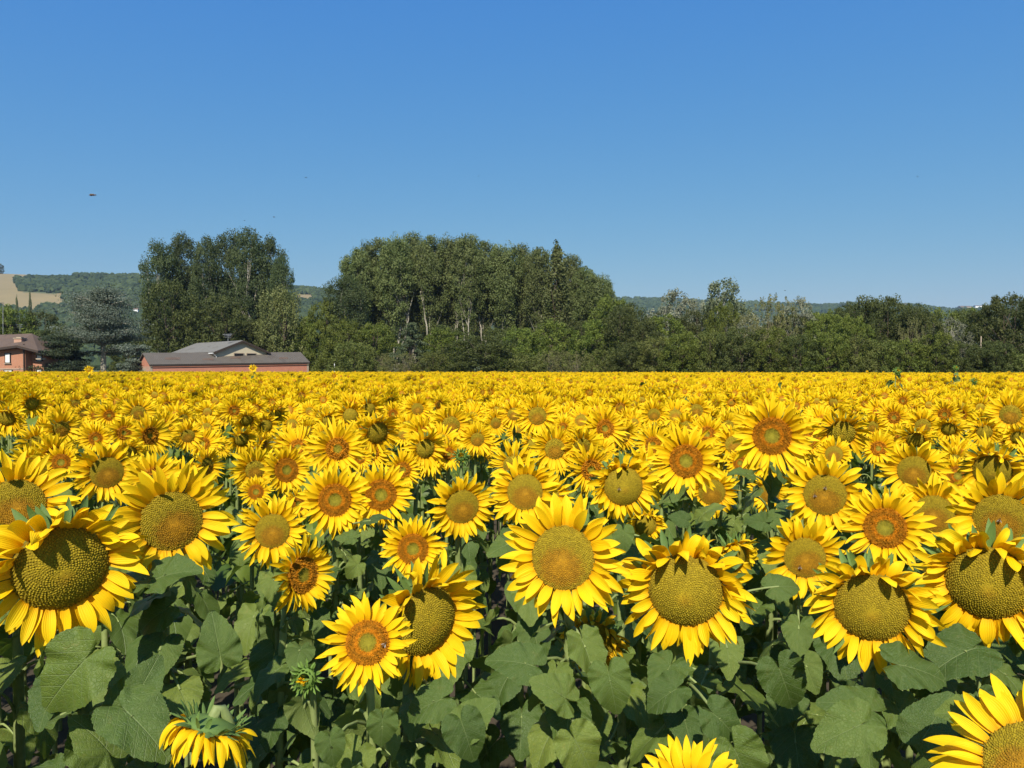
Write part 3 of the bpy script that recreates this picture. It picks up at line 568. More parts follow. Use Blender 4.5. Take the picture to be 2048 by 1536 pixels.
LG = 'tall dark poplars in the clump behind the barn'
MG = 'tall poplars of the long grove'
HG = 'bushes and small trees edging the field'
TREES = [
 # clump behind the barn
 (322, 484, 80, 150, 'darkpoplar', 'tall poplar with pale bare trunk at the outer edge behind the cedar', LG),
 (366, 470, 80, 156, 'darkpoplar', 'dark poplar second from the cedar side of the clump behind the barn', LG),
 (415, 478, 78, 150, 'darkpoplar', 'dark poplar with rounded top rising behind the low barn roof', LG),
 (460, 464, 84, 158, 'darkpoplar', 'tall dark poplar just short of the clump summit above the farm shed', LG),
 (497, 460, 88, 152, 'darkpoplar', 'tallest dark poplar, summit of the clump behind the farm shed', LG),
 (538, 476, 76, 158, 'darkpoplar', 'dark poplar rising directly behind the pale willow', LG),
 (564, 512, 56, 152, 'darkpoplar', 'last dark poplar of the clump, sloping down beside open sky', LG),
 (345, 560, 110, 142, 'oak', 'dark low tree between the cedar and the barn clump trunks', None),
 (440, 590, 120, 140, 'oak', 'dark broad tree under the poplars above the barn ridge', None),
 (515, 640, 80, 142, 'oak', 'dark leafy tree behind the shed roof peak', None),
 (560, 574, 104, 140, 'willow', 'pale green rounded willow in front of the dark poplar clump', None),
 (628, 628, 86, 142, 'broad', 'leafy tree filling the gap between willow and long grove', None),
 (572, 655, 110, 144, 'oak', 'dark tree under the willow beside the shed gable', None),
 # long grove
 (716, 500, 80, 150, 'poplar', 'poplar at the barn end of the long grove, crown stepping down', MG),
 (752, 476, 85, 155, 'poplar', 'tall poplar at the rounded shoulder of the long grove', MG),
 (790, 470, 85, 152, 'poplar', 'poplar with forked white trunk near the barn end of the long grove', MG),
 (828, 469, 85, 158, 'poplar', 'tall poplar above the grey-green conifer in the long grove', MG),
 (866, 471, 80, 154, 'poplar', 'tall poplar between the conifer and the dark round bush in the grove', MG),
 (902, 470, 85, 157, 'poplar', 'tall poplar standing behind the dark round bush', MG),
 (936, 472, 80, 152, 'poplar', 'last of the tallest poplars before the grove top steps down', MG),
 (972, 482, 80, 156, 'poplar', 'poplar with tall straight white trunk in the middle of the long grove', MG),
 (1008, 486, 80, 153, 'poplar', 'poplar beside the straight white trunk, crown a step lower', MG),
 (1044, 492, 80, 157, 'poplar', 'poplar with fanning pale branches before the slender column tree', MG),
 (1078, 494, 75, 152, 'poplar', 'poplar next to the slender column tree on its barn side', MG),
 (1114, 490, 52, 146, 'lombardy', 'slender columnar poplar whose pointed top stands above the grove', None),
 (1140, 512, 70, 154, 'poplar', 'poplar just beyond the slender column tree, crown sloping down', MG),
 (1168, 532, 70, 152, 'poplar', 'low poplar on the descending end of the long grove', MG),
 (1200, 548, 76, 150, 'poplar', 'rounded poplar with pale leaves ending the long grove', MG),
 (690, 555, 90, 142, 'darkpoplar', 'lower dark tree against the barn end of the long grove', None),
 (740, 650, 90, 138, 'oak', 'dark understorey tree below the forked white trunk', None),
 (900, 652, 110, 142, 'oak', 'dark understorey tree in the middle of the grove foot', None),
 (1005, 655, 100, 140, 'oak', 'dark understorey tree at the foot of the straight white trunk', None),
 (1160, 640, 110, 138, 'oak', 'dark understorey tree behind the bright green rounded tree', None),
 (1225, 592, 110, 134, 'broad', 'leafy tree sloping down where the grove meets the silver tree', None),
 (770, 560, 130, 182, 'oak', 'deep shaded tree seen between the trunks at the barn end of the grove', None),
 (850, 555, 130, 184, 'oak', 'deep shaded tree seen between the trunks above the conifer', None),
 (940, 555, 130, 182, 'oak', 'deep shaded tree behind the straight white trunk', None),
 (1030, 560, 130, 184, 'oak', 'deep shaded tree behind the fanning pale branches', None),
 (1120, 570, 130, 182, 'oak', 'deep shaded tree behind the foot of the slender column tree', None),
 # middle row
 (652, 598, 95, 140, 'broad', 'green tree in front of the grove corner beside the distant hill', None),
 (690, 640, 100, 118, 'broad', 'green rounded tree beside the barn end of the grove foot', None),
 (752, 642, 95, 117, 'broad', 'broad tree between the rounded bush and the grey-green conifer', None),
 (822, 634, 88, 110, 'conifer', 'grey-green cone-shaped conifer in front of the poplar grove', None),
 (885, 655, 90, 113, 'broad', 'leafy tree between the conifer and the dark round bush', None),
 (1040, 652, 95, 112, 'broad', 'leafy tree between dark round bush and bright green tree', None),
 (1108, 640, 118, 106, 'broad', 'bright green wide rounded tree below the slender column poplar', None),
 (1190, 640, 95, 110, 'broad', 'mid green tree just beyond the bright green rounded tree', None),
 (1250, 614, 105, 108, 'oak', 'dense dull green tree beside the silver tree trunk', None),
 (1290, 640, 80, 106, 'oak', 'dark tree at the foot of the silver-leaved tree', None),
 (1345, 582, 105, 122, 'silver', 'silver-grey thin-leaved tree with white branches standing above the hedge', None),
 (1395, 600, 60, 126, 'silver', 'smaller silvery tree between the silver-grey tree and pale aspen', None),
 (1448, 558, 88, 120, 'paletop', 'pale open aspen rising highest above the hedge', None),
 (1445, 602, 76, 104, 'broad', 'fresh green tree directly below the pale open aspen', None),
 (1545, 590, 110, 98, 'feather', 'feathery olive tamarisk with thin upright twigs above the hedge', None),
 (1500, 628, 90, 96, 'feather', 'brownish feathery bush leaning beside the olive tamarisk', None),
 (1602, 598, 85, 104, 'silver', 'greyish thin-crowned tree just past the olive tamarisk', None),
 (1652, 620, 90, 95, 'broad', 'olive green tree between the greyish tree and the dark oaks', None),
 (1718, 594, 90, 102, 'oak', 'dark round oak before the distant white farm', None),
 (1775, 592, 100, 104, 'oak', 'wide dark oak beside the round one on the far hedge', None),
 (1705, 628, 80, 92, 'broad', 'green tree with open top in front of the dark oaks', None),
 (1840, 614, 90, 100, 'oak', 'dull green tree right of the wide dark oak', None),
 (1822, 638, 60, 90, 'feather', 'thin yellowish sapling group between oak and rounded hedge tree', None),
 (1900, 636, 90, 100, 'silver', 'row-end thin tree with bare pale stems near the big dark oak', None),
 (1935, 618, 80, 112, 'oak', 'low distant tree between bare stems and the big dark oak', None),
 (2015, 588, 120, 88, 'oak', 'big very dark oak at the far hedge end, reaching the sky', None),
 (2075, 592, 110, 90, 'oak', 'very dark oak half hidden behind the big hedge-end oak', None),
 # front row along the field
 (676, 700, 80, 120, 'bush', 'low olive bush beside the barn wall end', HG),
 (708, 684, 92, 106, 'bush', 'rounded bright bush nearest the barn in front of grove', HG),
 (762, 706, 80, 108, 'feather', 'thin-stemmed scrub between rounded bush and conifer foot', HG),
 (812, 708, 84, 104, 'feather', 'pale scrub with white stems below the grey-green conifer', HG),
 (866, 704, 80, 104, 'bush', 'low green bush between pale scrub and dark round bush', HG),
 (962, 672, 138, 98, 'oak', 'dark green dome-shaped bush standing at the field edge', HG),
 (1052, 706, 90, 96, 'bush', 'light bush beside the dark dome-shaped bush', HG),
 (1100, 700, 80, 97, 'feather', 'scrubby twig bush under the bright green rounded tree', HG),
 (1152, 702, 90, 94, 'feather', 'open olive scrub with slanting bare stems at field edge', HG),
 (1210, 696, 90, 93, 'bush', 'olive bush next to the slanting bare stems', HG),
 (1262, 684, 84, 91, 'oak', 'dark bush just before the yellow-topped hedge bush', HG),
 (1312, 670, 90, 89, 'bush', 'hedge bush with yellowish top below the silver tree', HG),
 (1362, 664, 90, 87, 'broad', 'dense hedge tree past the yellow-topped bush', HG),
 (1420, 662, 90, 86, 'bush', 'leafy hedge bush under the fresh green tree', HG),
 (1478, 656, 95, 84, 'oak', 'dark hedge tree with spreading grey stems under the tamarisk', HG),
 (1540, 654, 95, 83, 'broad', 'hedge tree with twisted trunk below the feathery tamarisk', HG),
 (1600, 668, 90, 82, 'oak', 'dark hedge tree with arching grey branches', HG),
 (1655, 660, 90, 81, 'broad', 'hedge tree with many slanting bare stems', HG),
 (1712, 672, 90, 80, 'bush', 'olive hedge bush in front of the dark oaks', HG),
 (1765, 682, 90, 79, 'bush', 'low hedge bush below the wide dark oak', HG),
 (1815, 676, 90, 78, 'broad', 'hedge tree with light green top before the thin saplings', HG),
 (1872, 664, 90, 77, 'broad', 'rounded bright hedge tree before the bare pale stems', HG),
 (1930, 686, 80, 76, 'oak', 'dark low bush beside the pale post', HG),
 (1985, 682, 90, 75, 'oak', 'dark bush at the foot of the big dark oak', HG),
 (2045, 704, 90, 74, 'bush', 'last light bush at the right end of the hedge', HG),
 (2120, 690, 110, 74, 'oak', 'dark hedge tree beyond the end of the picture', HG),
 (2200, 660, 130, 78, 'broad', 'broad tree further along the hedge past the dark oak', HG),
 # fill behind the hedge
 (1262, 606, 100, 116, 'oak', 'dull tree half hidden before the tiny white ridge house', None),
 (1330, 628, 110, 112, 'broad', 'green tree mass under the white branches of the silver tree', None),
 (1392, 620, 100, 114, 'oak', 'dark tree between silver tree and fresh green tree', None),
 (1500, 628, 100, 108, 'silver', 'greyish tree between pale aspen and olive tamarisk', None),
 (1572, 628, 110, 104, 'oak', 'dark tree showing through the feathery tamarisk foot', None),
 (1625, 620, 100, 106, 'broad', 'mid green tree under the greyish thin-crowned tree', None),
 (1690, 610, 100, 110, 'oak', 'dark tree next before the round oak', None),
 (1745, 606, 100, 108, 'oak', 'dark tree wedged between the round oak and the wide oak', None),
 (1815, 606, 100, 112, 'oak', 'dark tree at the shoulder of the wide oak', None),
 (1868, 618, 110, 112, 'broad', 'green tree behind the thin yellowish saplings', None),
 (1935, 616, 110, 116, 'broad', 'green tree beneath the long farm building on the ridge', None),
 (1985, 608, 100, 104, 'oak', 'dark tree against the near side of the big dark oak', None),
 # left side
 (28, 612, 110, 150, 'broad', 'round green tree behind the brick house chimney', None),
 (78, 622, 90, 156, 'oak', 'dark tree between the brick house roof and the cedar', None),
 (-40, 606, 110, 150, 'oak', 'dark tree behind the hidden end of the brick house', None),
 (110, 650, 80, 146, 'oak', 'low dark tree behind the spreading lower cedar', None),
 (262, 668, 80, 146, 'oak', 'low dark tree behind the cedar next to the barn gable', None),
 (62, 586, 9, 560, 'lombardy', 'slim dark cypress-like tree on the pale hillside field', None),
 (35, 594, 7, 560, 'lombardy', 'smaller slim tree left of its taller twin on hillside', None),
 (2, 527, 16, 1480, 'oak', 'lone round tree on the bare hilltop against the sky', None),
]
for a in TREES: tree(*a)

def cedar(px, ytop, wpx, D, label, mat, tiers, seed, clear=0.12, top_w=0.35, leaf=0.16, bark='pale_bark'):
    rg = np.random.default_rng(seed); H = P(px, ytop, D)[2]; Wd = wpx * D / F / 2; b = P(px, HORIZON, D)
    t = empty('cedar_tree', (b[0], D, 0)); tag(t, label, 'tree')
    ctr = []; sq = []; rad = []; trunk = MB(); leans = []
    pts = bez([0, 0, -.3], [0.02 * H, 0, .35 * H], [-0.02 * H, 0, .7 * H], [0.02 * H, 0, .97 * H], 14); tr = 0.035 * H
    tube(trunk, pts, np.linspace(1, 0.1, 14) * tr, 9)
    for k in range(tiers):
        q = clear + (1 - clear) * (k + rg.uniform(0, 0.8)) / tiers; nb = rg.integers(4, 8); w = Wd * (1 - (1 - top_w) * q ** 1.3) * (0.25 if q > 0.93 else 1.0)
        s = pts[int(q * 12.9)]
        for j in range(nb):
            a = rg.uniform(0, 6.28); L = w * rg.uniform(0.55, 1.05); rise = rg.uniform(-0.02, 0.10) * H * (0.5 + q)
            e = s + np.array([math.cos(a) * L, math.sin(a) * L, rise]); e[2] = min(e[2], H * 0.97)
            tube(trunk, bez(s, s + (e - s) * .35 + [0, 0, .03 * H], s + (e - s) * .7 + [0, 0, .02 * H], e, 8), np.linspace(.32, .05, 8) * tr, 5)
            for f in np.linspace(0.35, 1.0, max(3, int(L / 0.9))):
                cpt = s + (e - s) * f + np.array([rg.normal(0, .08) * L, rg.normal(0, .08) * L, rg.normal(0.15, .2) + 0.1])
                ctr.append(cpt); rad.append(rg.uniform(0.7, 1.25) * (0.7 + 0.5 * f) * Wd * 0.25); sq.append((1.2, 1.2, 0.26))
    m = crown_mesh(rg, np.array(ctr), np.array(rad), 110, leaf, np.array(sq)[:, None].reshape(-1, 3), outward=0.5, aspect=0.5)
    obj('crown', m.mesh('cedar_crown', M[mat], smooth=False), t); obj('trunk', trunk.mesh('cedar_trunk', M[bark]), t); return t
cedar(206, 578, 172, 118, 'big blue-grey cedar with layered branches and pale bare trunk', 'cedar', 16, 5, clear=.36, top_w=.55, leaf=.14)
cedar(118, 664, 110, 112, 'low dark green spreading cedar beside the brick house', 'darkcedar', 9, 6, clear=.04, top_w=.5, leaf=.13, bark='bark')
cedar(272, 692, 72, 114, 'small blue-grey cedar between the big cedar and the barn', 'cedar', 6, 8, clear=.04, top_w=.5, leaf=.13, bark='bark')
cedar(148, 692, 66, 116, 'dark low cedar branch clump at the big cedar foot', 'darkcedar', 6, 9, clear=.04, top_w=.5, leaf=.13, bark='bark')

# ================================================================== BUILDINGS
def quad_prism(mb, quad, thick, mi=0):
    """a slab: a flat quad pushed back along its normal"""
    q = np.asarray(quad, float); n = nrm(np.cross(q[1] - q[0], q[3] - q[0])); v = np.concatenate([q, q - n * thick]); k = len(q)
    mb.add(v, [[0, 1, 2, 3], [7, 6, 5, 4], [0, 4, 5, 1], [1, 5, 6, 2], [2, 6, 7, 3], [3, 7, 4, 0]], mi=mi)
def brick_mat(name, c1, c2, mortar, scale):
    m, nt, out = mat_new(name); N = NT(nt); tx = N.n('ShaderNodeTexCoord'); sp = N.n('ShaderNodeSeparateXYZ'); N.l(tx.outputs['Object'], sp.inputs[0])
    cb = N.n('ShaderNodeCombineXYZ'); N.l(N.math('ADD', sp.outputs[0], sp.outputs[1]), cb.inputs[0]); N.l(sp.outputs[2], cb.inputs[1])
    b = N.n('ShaderNodeTexBrick'); N.l(cb.outputs[0], b.inputs['Vector']); b.inputs['Scale'].default_value = scale
    for k, v in (('Color1', c1), ('Color2', c2), ('Mortar', mortar)): b.inputs[k].default_value = (*v, 1)
    b.inputs['Mortar Size'].default_value = 0.03
    c = N.mix(N.math('MULTIPLY', N.noise(0.9, 5, tx.outputs['Object'], .7), 0.7), b.outputs['Color'], (c1[0] * .62, c1[1] * .55, c1[2] * .55))
    p = N.n('ShaderNodeBsdfPrincipled'); p.inputs['Roughness'].default_value = 0.9; N.l(c, p.inputs['Base Color']); N.l(p.outputs[0], out.inputs[0]); return m
def tile_mat(name, c1, c2, freq):
    m, nt, out = mat_new(name); N = NT(nt); tx = N.n('ShaderNodeTexCoord'); sp = N.n('ShaderNodeSeparateXYZ'); N.l(tx.outputs['Object'], sp.inputs[0])
    w = N.math('SINE', N.math('MULTIPLY', sp.outputs[0], freq)); nz = N.noise(1.1, 6, tx.outputs['Object'], .7)
    c = N.mix(nz, c1, c2); c = N.mix(N.math('MULTIPLY', N.math('GREATER_THAN', N.noise(0.35, 3, tx.outputs['Object']), 0.60), 0.4), c, (c1[0] * .55, c1[1] * .5, c1[2] * .5))
    p = N.n('ShaderNodeBsdfPrincipled'); p.inputs['Roughness'].default_value = 0.9; N.l(c, p.inputs['Base Color']); N.l(N.bump(w, 0.8, 0.05), p.inputs['Normal']); N.l(p.outputs[0], out.inputs[0]); return m
M['barn_brick'] = brick_mat('barn_brick', (0.58, 0.20, 0.115), (0.46, 0.15, 0.085), (0.52, 0.36, 0.26), 2.6)
M['house_brick'] = brick_mat('house_brick', (0.50, 0.20, 0.105), (0.42, 0.16, 0.085), (0.48, 0.34, 0.23), 2.6)
M['gable_brick'] = brick_mat('gable_brick', (0.52, 0.28, 0.18), (0.45, 0.24, 0.15), (0.52, 0.42, 0.33), 2.6)
M['barn_tile'] = tile_mat('weathered_roof', (0.165, 0.138, 0.108), (0.095, 0.082, 0.066), 30)
M['shed_tile'] = tile_mat('grey_roof', (0.25, 0.235, 0.20), (0.165, 0.155, 0.135), 28)
M['house_tile'] = tile_mat('brown_roof_tiles', (0.190, 0.125, 0.085), (0.105, 0.072, 0.052), 30)
M['cream'] = plain('cream_render', (0.60, 0.52, 0.37), 0.9, noise=1.0, c2=(0.46, 0.40, 0.28))
M['dark_in'] = plain('dark_opening', (0.015, 0.014, 0.013), 0.5)
M['wood'] = plain('dark_fascia', (0.05, 0.035, 0.027), 0.7); M['white'] = plain('white_paint', (0.78, 0.77, 0.74), 0.5); M['metal'] = plain('grey_metal', (0.42, 0.42, 0.42), 0.45, 0.6)
M['stone'] = plain('pale_stone', (0.42, 0.34, 0.25), 0.9, noise=3, c2=(0.32, 0.25, 0.18))

def gabled(name, A, ang, L, W, z_e, z_r, tilt, label, wall_m, roof_m, ov_end=0.35, ov_eave=0.45, cat='building'):
    """a gabled building: A front left corner, ang of its long side, tilt = rise per metre along it"""
    l = np.array([math.cos(ang), math.sin(ang), 0]); nb = np.array([-math.sin(ang), math.cos(ang), 0]); t = empty(name, (A[0], A[1], 0)); tag(t, label, cat)
    z = lambda s, h: np.array([0, 0, h + s * tilt]); pt = lambda s, w, h: l * s + nb * w + z(s, h)
    b = lambda s, w: l * s + nb * w + np.array([0, 0, -0.2])
    mb = MB()
    for (p0, p1) in (((0, 0), (L, 0)), ((L, W), (0, W))): mb.add([b(*p0), b(*p1), pt(*p1, z_e), pt(*p0, z_e)], [[0, 1, 2, 3]])
    for s in (0, L):
        o = [b(s, W), b(s, 0), pt(s, 0, z_e), pt(s, W / 2, z_r), pt(s, W, z_e)]; mb.add(o if s == 0 else o[::-1], [[0, 1, 2, 3, 4]])
    obj('wall', mb.mesh('wall', wall_m, False), t); sl_ = (z_r - z_e) / (W / 2); rf = MB(); th = 0.16
    up = 0.03
    quad_prism(rf, [pt(-ov_end, -ov_eave, z_e - sl_ * ov_eave + up + th), pt(L + ov_end, -ov_eave, z_e - sl_ * ov_eave + up + th), pt(L + ov_end, W / 2, z_r + up + th), pt(-ov_end, W / 2, z_r + up + th)], th)
    quad_prism(rf, [pt(L + ov_end, W + ov_eave, z_e - sl_ * ov_eave + up + th), pt(-ov_end, W + ov_eave, z_e - sl_ * ov_eave + up + th), pt(-ov_end, W / 2 + 0.004, z_r + up + th), pt(L + ov_end, W / 2 + 0.004, z_r + up + th)], th)
    ro = obj('roof', rf.mesh('roof', roof_m, False), t)
    return t, ro, pt, l, nb

barn, broof, bpt, bl, bn = gabled('barn', (-52.9, 110.0), R_(40), 24.4, 6.9, 2.58, 4.24, 0.019, 'long low red brick barn with grey weathered roof at the field edge', M['barn_brick'], M['barn_tile'], 0.3, 0.22)
f = MB(); f.add([bpt(-.31, -.23, 2.42), bpt(24.7, -.23, 2.42), bpt(24.7, -.23, 2.56), bpt(-.31, -.23, 2.56)], [[0, 1, 2, 3]]); f2 = MB(); quad_prism(f2, f.v[0], -0.04)
obj('fascia', f2.mesh('fascia', M['wood'], False), barn)
f = MB(); quad_prism(f, [bpt(-.06, 6.75, .1), bpt(-.06, .15, .1), bpt(-.06, .15, 2.40), bpt(-.06, 6.75, 2.40)], .05); obj('gable_panel', f.mesh('gable_panel', M['gable_brick'], False), barn)
f = MB(); quad_prism(f, [bpt(-.12, 4.5, .1), bpt(-.12, 2.6, .1), bpt(-.12, 2.6, 2.1), bpt(-.12, 4.5, 2.1)], .05); obj('door', f.mesh('door', M['stone'], False), barn)
f = MB()
for s0, s1, w0, w1 in ((2.2, 4.4, 1.2, 1.9), (7.6, 9.2, .9, 1.5), (12.0, 13.6, 1.3, 2.0), (19.8, 21.4, 1.0, 1.6)):   # patches of odd tiles
    h = lambda w: 2.58 + (4.24 - 2.58) * w / 3.45 + .03 + .16 + .03
    f = MB(); quad_prism(f, [bpt(s0, w0, h(w0)), bpt(s1, w0, h(w0)), bpt(s1 + .2, w1, h(w1)), bpt(s0 + .3, w1, h(w1))], .02); obj('tile_patch', f.mesh('tile_patch', M['house_tile'], False), broof)
for s in (0.0, 24.4):
    f = MB(); a_ = bpt(s, 0, 0); box(f, (-.16, -.04, 0), (.16, .12, 2.4 + s * .019), rotz(R_(40)), a_ * np.array([1, 1, 0])); obj('corner_stone', f.mesh('corner_stone', M['stone'], False), barn)

shed, sroof, spt, sl2, sn = gabled('farm_shed', (-46.5, 118.0), R_(45), 8.4, 17.3, 4.75, 6.5, 0.0, 'pale rendered farm shed with grey roof rising behind the brick barn', M['cream'], M['shed_tile'])
bpy.data.objects.remove(sroof); [bpy.data.objects.remove(c_) for c_ in list(shed.children)]
# gable end faces the camera: long axis runs away to the left
Ls, Ws = 17.3, 8.4
def shed_pt(s, w, h): return np.array([-math.sin(R_(45)), math.cos(R_(45)), 0]) * s + np.array([math.cos(R_(45)), math.sin(R_(45)), 0]) * w + np.array([0, 0, h])
mb = MB(); ze, zr = 4.75, 6.45
mb.add([shed_pt(0, 0, -.2), shed_pt(0, Ws, -.2), shed_pt(0, Ws, ze), shed_pt(0, Ws / 2, zr), shed_pt(0, 0, ze)], [[0, 1, 2, 3, 4]])
mb.add([shed_pt(Ls, Ws, -.2), shed_pt(Ls, 0, -.2), shed_pt(Ls, 0, ze), shed_pt(Ls, Ws / 2, zr), shed_pt(Ls, Ws, ze)], [[0, 1, 2, 3, 4]])
mb.add([shed_pt(Ls, 0, -.2), shed_pt(0, 0, -.2), shed_pt(0, 0, ze), shed_pt(Ls, 0, ze)], [[0, 1, 2, 3]]); mb.add([shed_pt(0, Ws, -.2), shed_pt(Ls, Ws, -.2), shed_pt(Ls, Ws, ze), shed_pt(0, Ws, ze)], [[0, 1, 2, 3]])
obj('wall', mb.mesh('wall', M['cream'], False), shed); rf = MB(); k = (zr - ze) / (Ws / 2); o_ = .55; e_ = .5; th = .14
quad_prism(rf, [shed_pt(Ls + e_, -o_, ze - k * o_ + th + .03), shed_pt(-e_, -o_, ze - k * o_ + th + .03), shed_pt(-e_, Ws / 2, zr + th + .03), shed_pt(Ls + e_, Ws / 2, zr + th + .03)], th)
quad_prism(rf, [shed_pt(-e_, Ws + o_, ze - k * o_ + th + .03), shed_pt(Ls + e_, Ws + o_, ze - k * o_ + th + .03), shed_pt(Ls + e_, Ws / 2 + .004, zr + th + .03), shed_pt(-e_, Ws / 2 + .004, zr + th + .03)], th)
sr = obj('roof', rf.mesh('roof', M['shed_tile'], False), shed)
for w0, w1, h0, h1 in ((-o_, Ws / 2, ze - k * o_, zr), (Ws + o_, Ws / 2, ze - k * o_, zr)):
    f = MB(); q = [shed_pt(-e_ - .03, w0, h0 - .12), shed_pt(-e_ - .03, w1, h1 - .12), shed_pt(-e_ - .03, w1, h1 + .16), shed_pt(-e_ - .03, w0, h0 + .16)]
    quad_prism(f, q if w0 < w1 else q[::-1], .05); obj('verge_board', f.mesh('verge_board', M['wood'], False), shed)
f = MB(); tube(f, [shed_pt(-.4, -o_ - .1, ze - .30), shed_pt(Ls + .4, -o_ - .1, ze - .30)], .09, 8); tube(f, [shed_pt(-.2, -o_ - .1, ze - .34), shed_pt(-.2, -.1, ze - .7), shed_pt(-.2, -.1, 0)], .06, 6); obj('gutter', f.mesh('gutter', M['white']), shed)
f = MB(); quad_prism(f, [shed_pt(Ls - .4, -.06, ze - .78), shed_pt(1.2, -.06, ze - .78), shed_pt(1.2, -.06, ze - .38), shed_pt(Ls - .4, -.06, ze - .38)], .03); vg = obj('vent_strip', f.mesh('vent_strip', M['dark_in'], False), shed)
for i in range(14):
    f = MB(); s_ = 1.7 + i * 1.1; quad_prism(f, [shed_pt(s_ + .28, -.10, ze - .80), shed_pt(s_, -.10, ze - .80), shed_pt(s_, -.10, ze - .50), shed_pt(s_ + .28, -.10, ze - .50)], .03); obj('block', f.mesh('block', M['cream'], False), vg)
for w in (2.9, 5.0):
    f = MB(); quad_prism(f, [shed_pt(-.10, w - .12, ze - 1.0), shed_pt(-.10, w + 1.62, ze - 1.0), shed_pt(-.10, w + 1.62, ze - .14), shed_pt(-.10, w - .12, ze - .14)], .08); wo = obj('window', f.mesh('window', M['stone'], False), shed)
    f = MB(); quad_prism(f, [shed_pt(-.13, w, ze - .9), shed_pt(-.13, w + 1.5, ze - .9), shed_pt(-.13, w + 1.5, ze - .26), shed_pt(-.13, w, ze - .26)], .02); obj('pane', f.mesh('pane', M['dark_in'], False), wo)
def antenna(px, y0, y1, D, w, label, bars=3, thick=.03):
    b = P(px, y0, D); t = P(px, y1, D); f = MB(); tube(f, [b - [0, 0, 0], t], thick, 6); mast = empty('roof_antenna', b); tag(mast, label, 'antenna')
    v = MB(); tube(v, [[0, 0, 0], t - b], thick, 6); obj('pole', v.mesh('pole', M['metal']), mast)
    for i in range(bars):
        v = MB(); h = (t - b)[2] * (1 - i * .22); ww = w * (1 - .2 * i); tube(v, [[-ww, .1 * i, h], [ww * .85, -.1, h + .05]], thick * .8, 5)
        for s in np.linspace(-ww * .8, ww * .7, 5): tube(v, [[s, -.35, h + .02], [s, .35, h + .02]], thick * .5, 4)
        obj('crossbar', v.mesh('crossbar', M['metal']), mast)
antenna(456, 682, 669, 121, .85, 'pale television aerial on the ridge of the farm shed', 3, .05)

# brick house at the edge of the photograph
HD = 108.0
house = empty('brick_house', P(42, HORIZON, HD) * np.array([1, 1, 0])); tag(house, 'two-storey red brick house with brown tiled roof beside the dark cedar', 'house'); ho = P(42, HORIZON, HD) * np.array([1, 1, 0])
def HX(px): return (px - 42) / F * HD
def HZ(py): return CAM_H + (HORIZON - py) / F * HD
hl, hr = HX(-55), HX(52); za = HZ(693); zl = HZ(712)
mb = MB(); xl_, xr_ = HX(-58), HX(88)
# front wall with shallow gable, recessed wing to the right, depth 9 m
def wallbox(mb, x0, x1, y0, y1, z0, z1):
    mb.add([[x0, y0, z0], [x1, y0, z0], [x1, y0, z1], [x0, y0, z1], [x0, y1, z0], [x1, y1, z0], [x1, y1, z1], [x0, y1, z1]], [[0, 1, 2, 3], [1, 5, 6, 2], [5, 4, 7, 6], [4, 0, 3, 7]])
zt = HZ(700)
wallbox(mb, xl_, HX(51), 0, 7, -.2, zt); mb.add([[xl_, 0, zt], [HX(51), 0, zt], [HX(51), 0, HZ(694)], [HX(42), 0, HZ(691)], [xl_, 0, zt]], [[0, 1, 2, 3]])
wallbox(mb, HX(51) + .004, HX(75), 1.4, 7, -.2, HZ(697)); obj('wall', mb.mesh('wall', M['house_brick'], False), house)
f = MB(); box(f, (xl_, -.05, HZ(739)), (HX(51), 0.02, HZ(737))); obj('string_course', f.mesh('string_course', M['stone'], False), house)
rf = MB(); apex = [HX(24), 4.6, HZ(664)]; ov = .6
P4 = [[xl_ - ov - 4, -.9, HZ(713)], [HX(42), -.9, HZ(690.5)], [HX(80), -.4, HZ(701)], [HX(76), 7.6, HZ(700)], [xl_ - ov - 4, 9.6, HZ(706)]]
mid_ = [HX(42), 2.2, HZ(684)]
rf.add([P4[0], P4[1], P4[2], P4[3], P4[4], apex, [xl_ - 2, 5.0, HZ(668)]], [[0, 1, 5], [1, 2, 5], [2, 3, 5], [3, 4, 5], [0, 5, 6], [4, 6, 5], [0, 6, 4]])
rf.add([np.array(p_) - [0, 0, .28] for p_ in P4], [[4, 3, 2, 1, 0]]); b0 = rf.nv - 5
for i in range(5): rf.f.append((np.array([[i, b0 + i, b0 + (i + 1) % 5, (i + 1) % 5]]), 0))
hroof = obj('roof', rf.mesh('roof', M['house_tile'], False), house)
f = MB(); q = np.array(P4[:3]); 
for a_, b_ in ((0, 1), (1, 2)): quad_prism(f, [q[a_] + [0, -.03, -.36], q[b_] + [0, -.03, -.36], q[b_] + [0, -.03, -.05], q[a_] + [0, -.03, -.05]], .05)
obj('fascia', f.mesh('fascia', M['wood'], False), house)
f = MB(); box(f, (HX(23), .6, HZ(694)), (HX(38), 1.7, HZ(677))); ch = obj('chimney', f.mesh('chimney', M['gable_brick'], False), hroof)
f = MB(); box(f, (HX(22), .5, HZ(677)), (HX(39), 1.8, HZ(675.4))); box(f, (HX(26), .8, HZ(675.3)), (HX(35), 1.5, HZ(673.6))); obj('cap', f.mesh('cap', M['stone'], False), ch)
f = MB(); tube(f, [[HX(49), -.12, HZ(688)], [HX(49), -.12, 0]], .09, 8); obj('drainpipe', f.mesh('drainpipe', M['wood']), house)
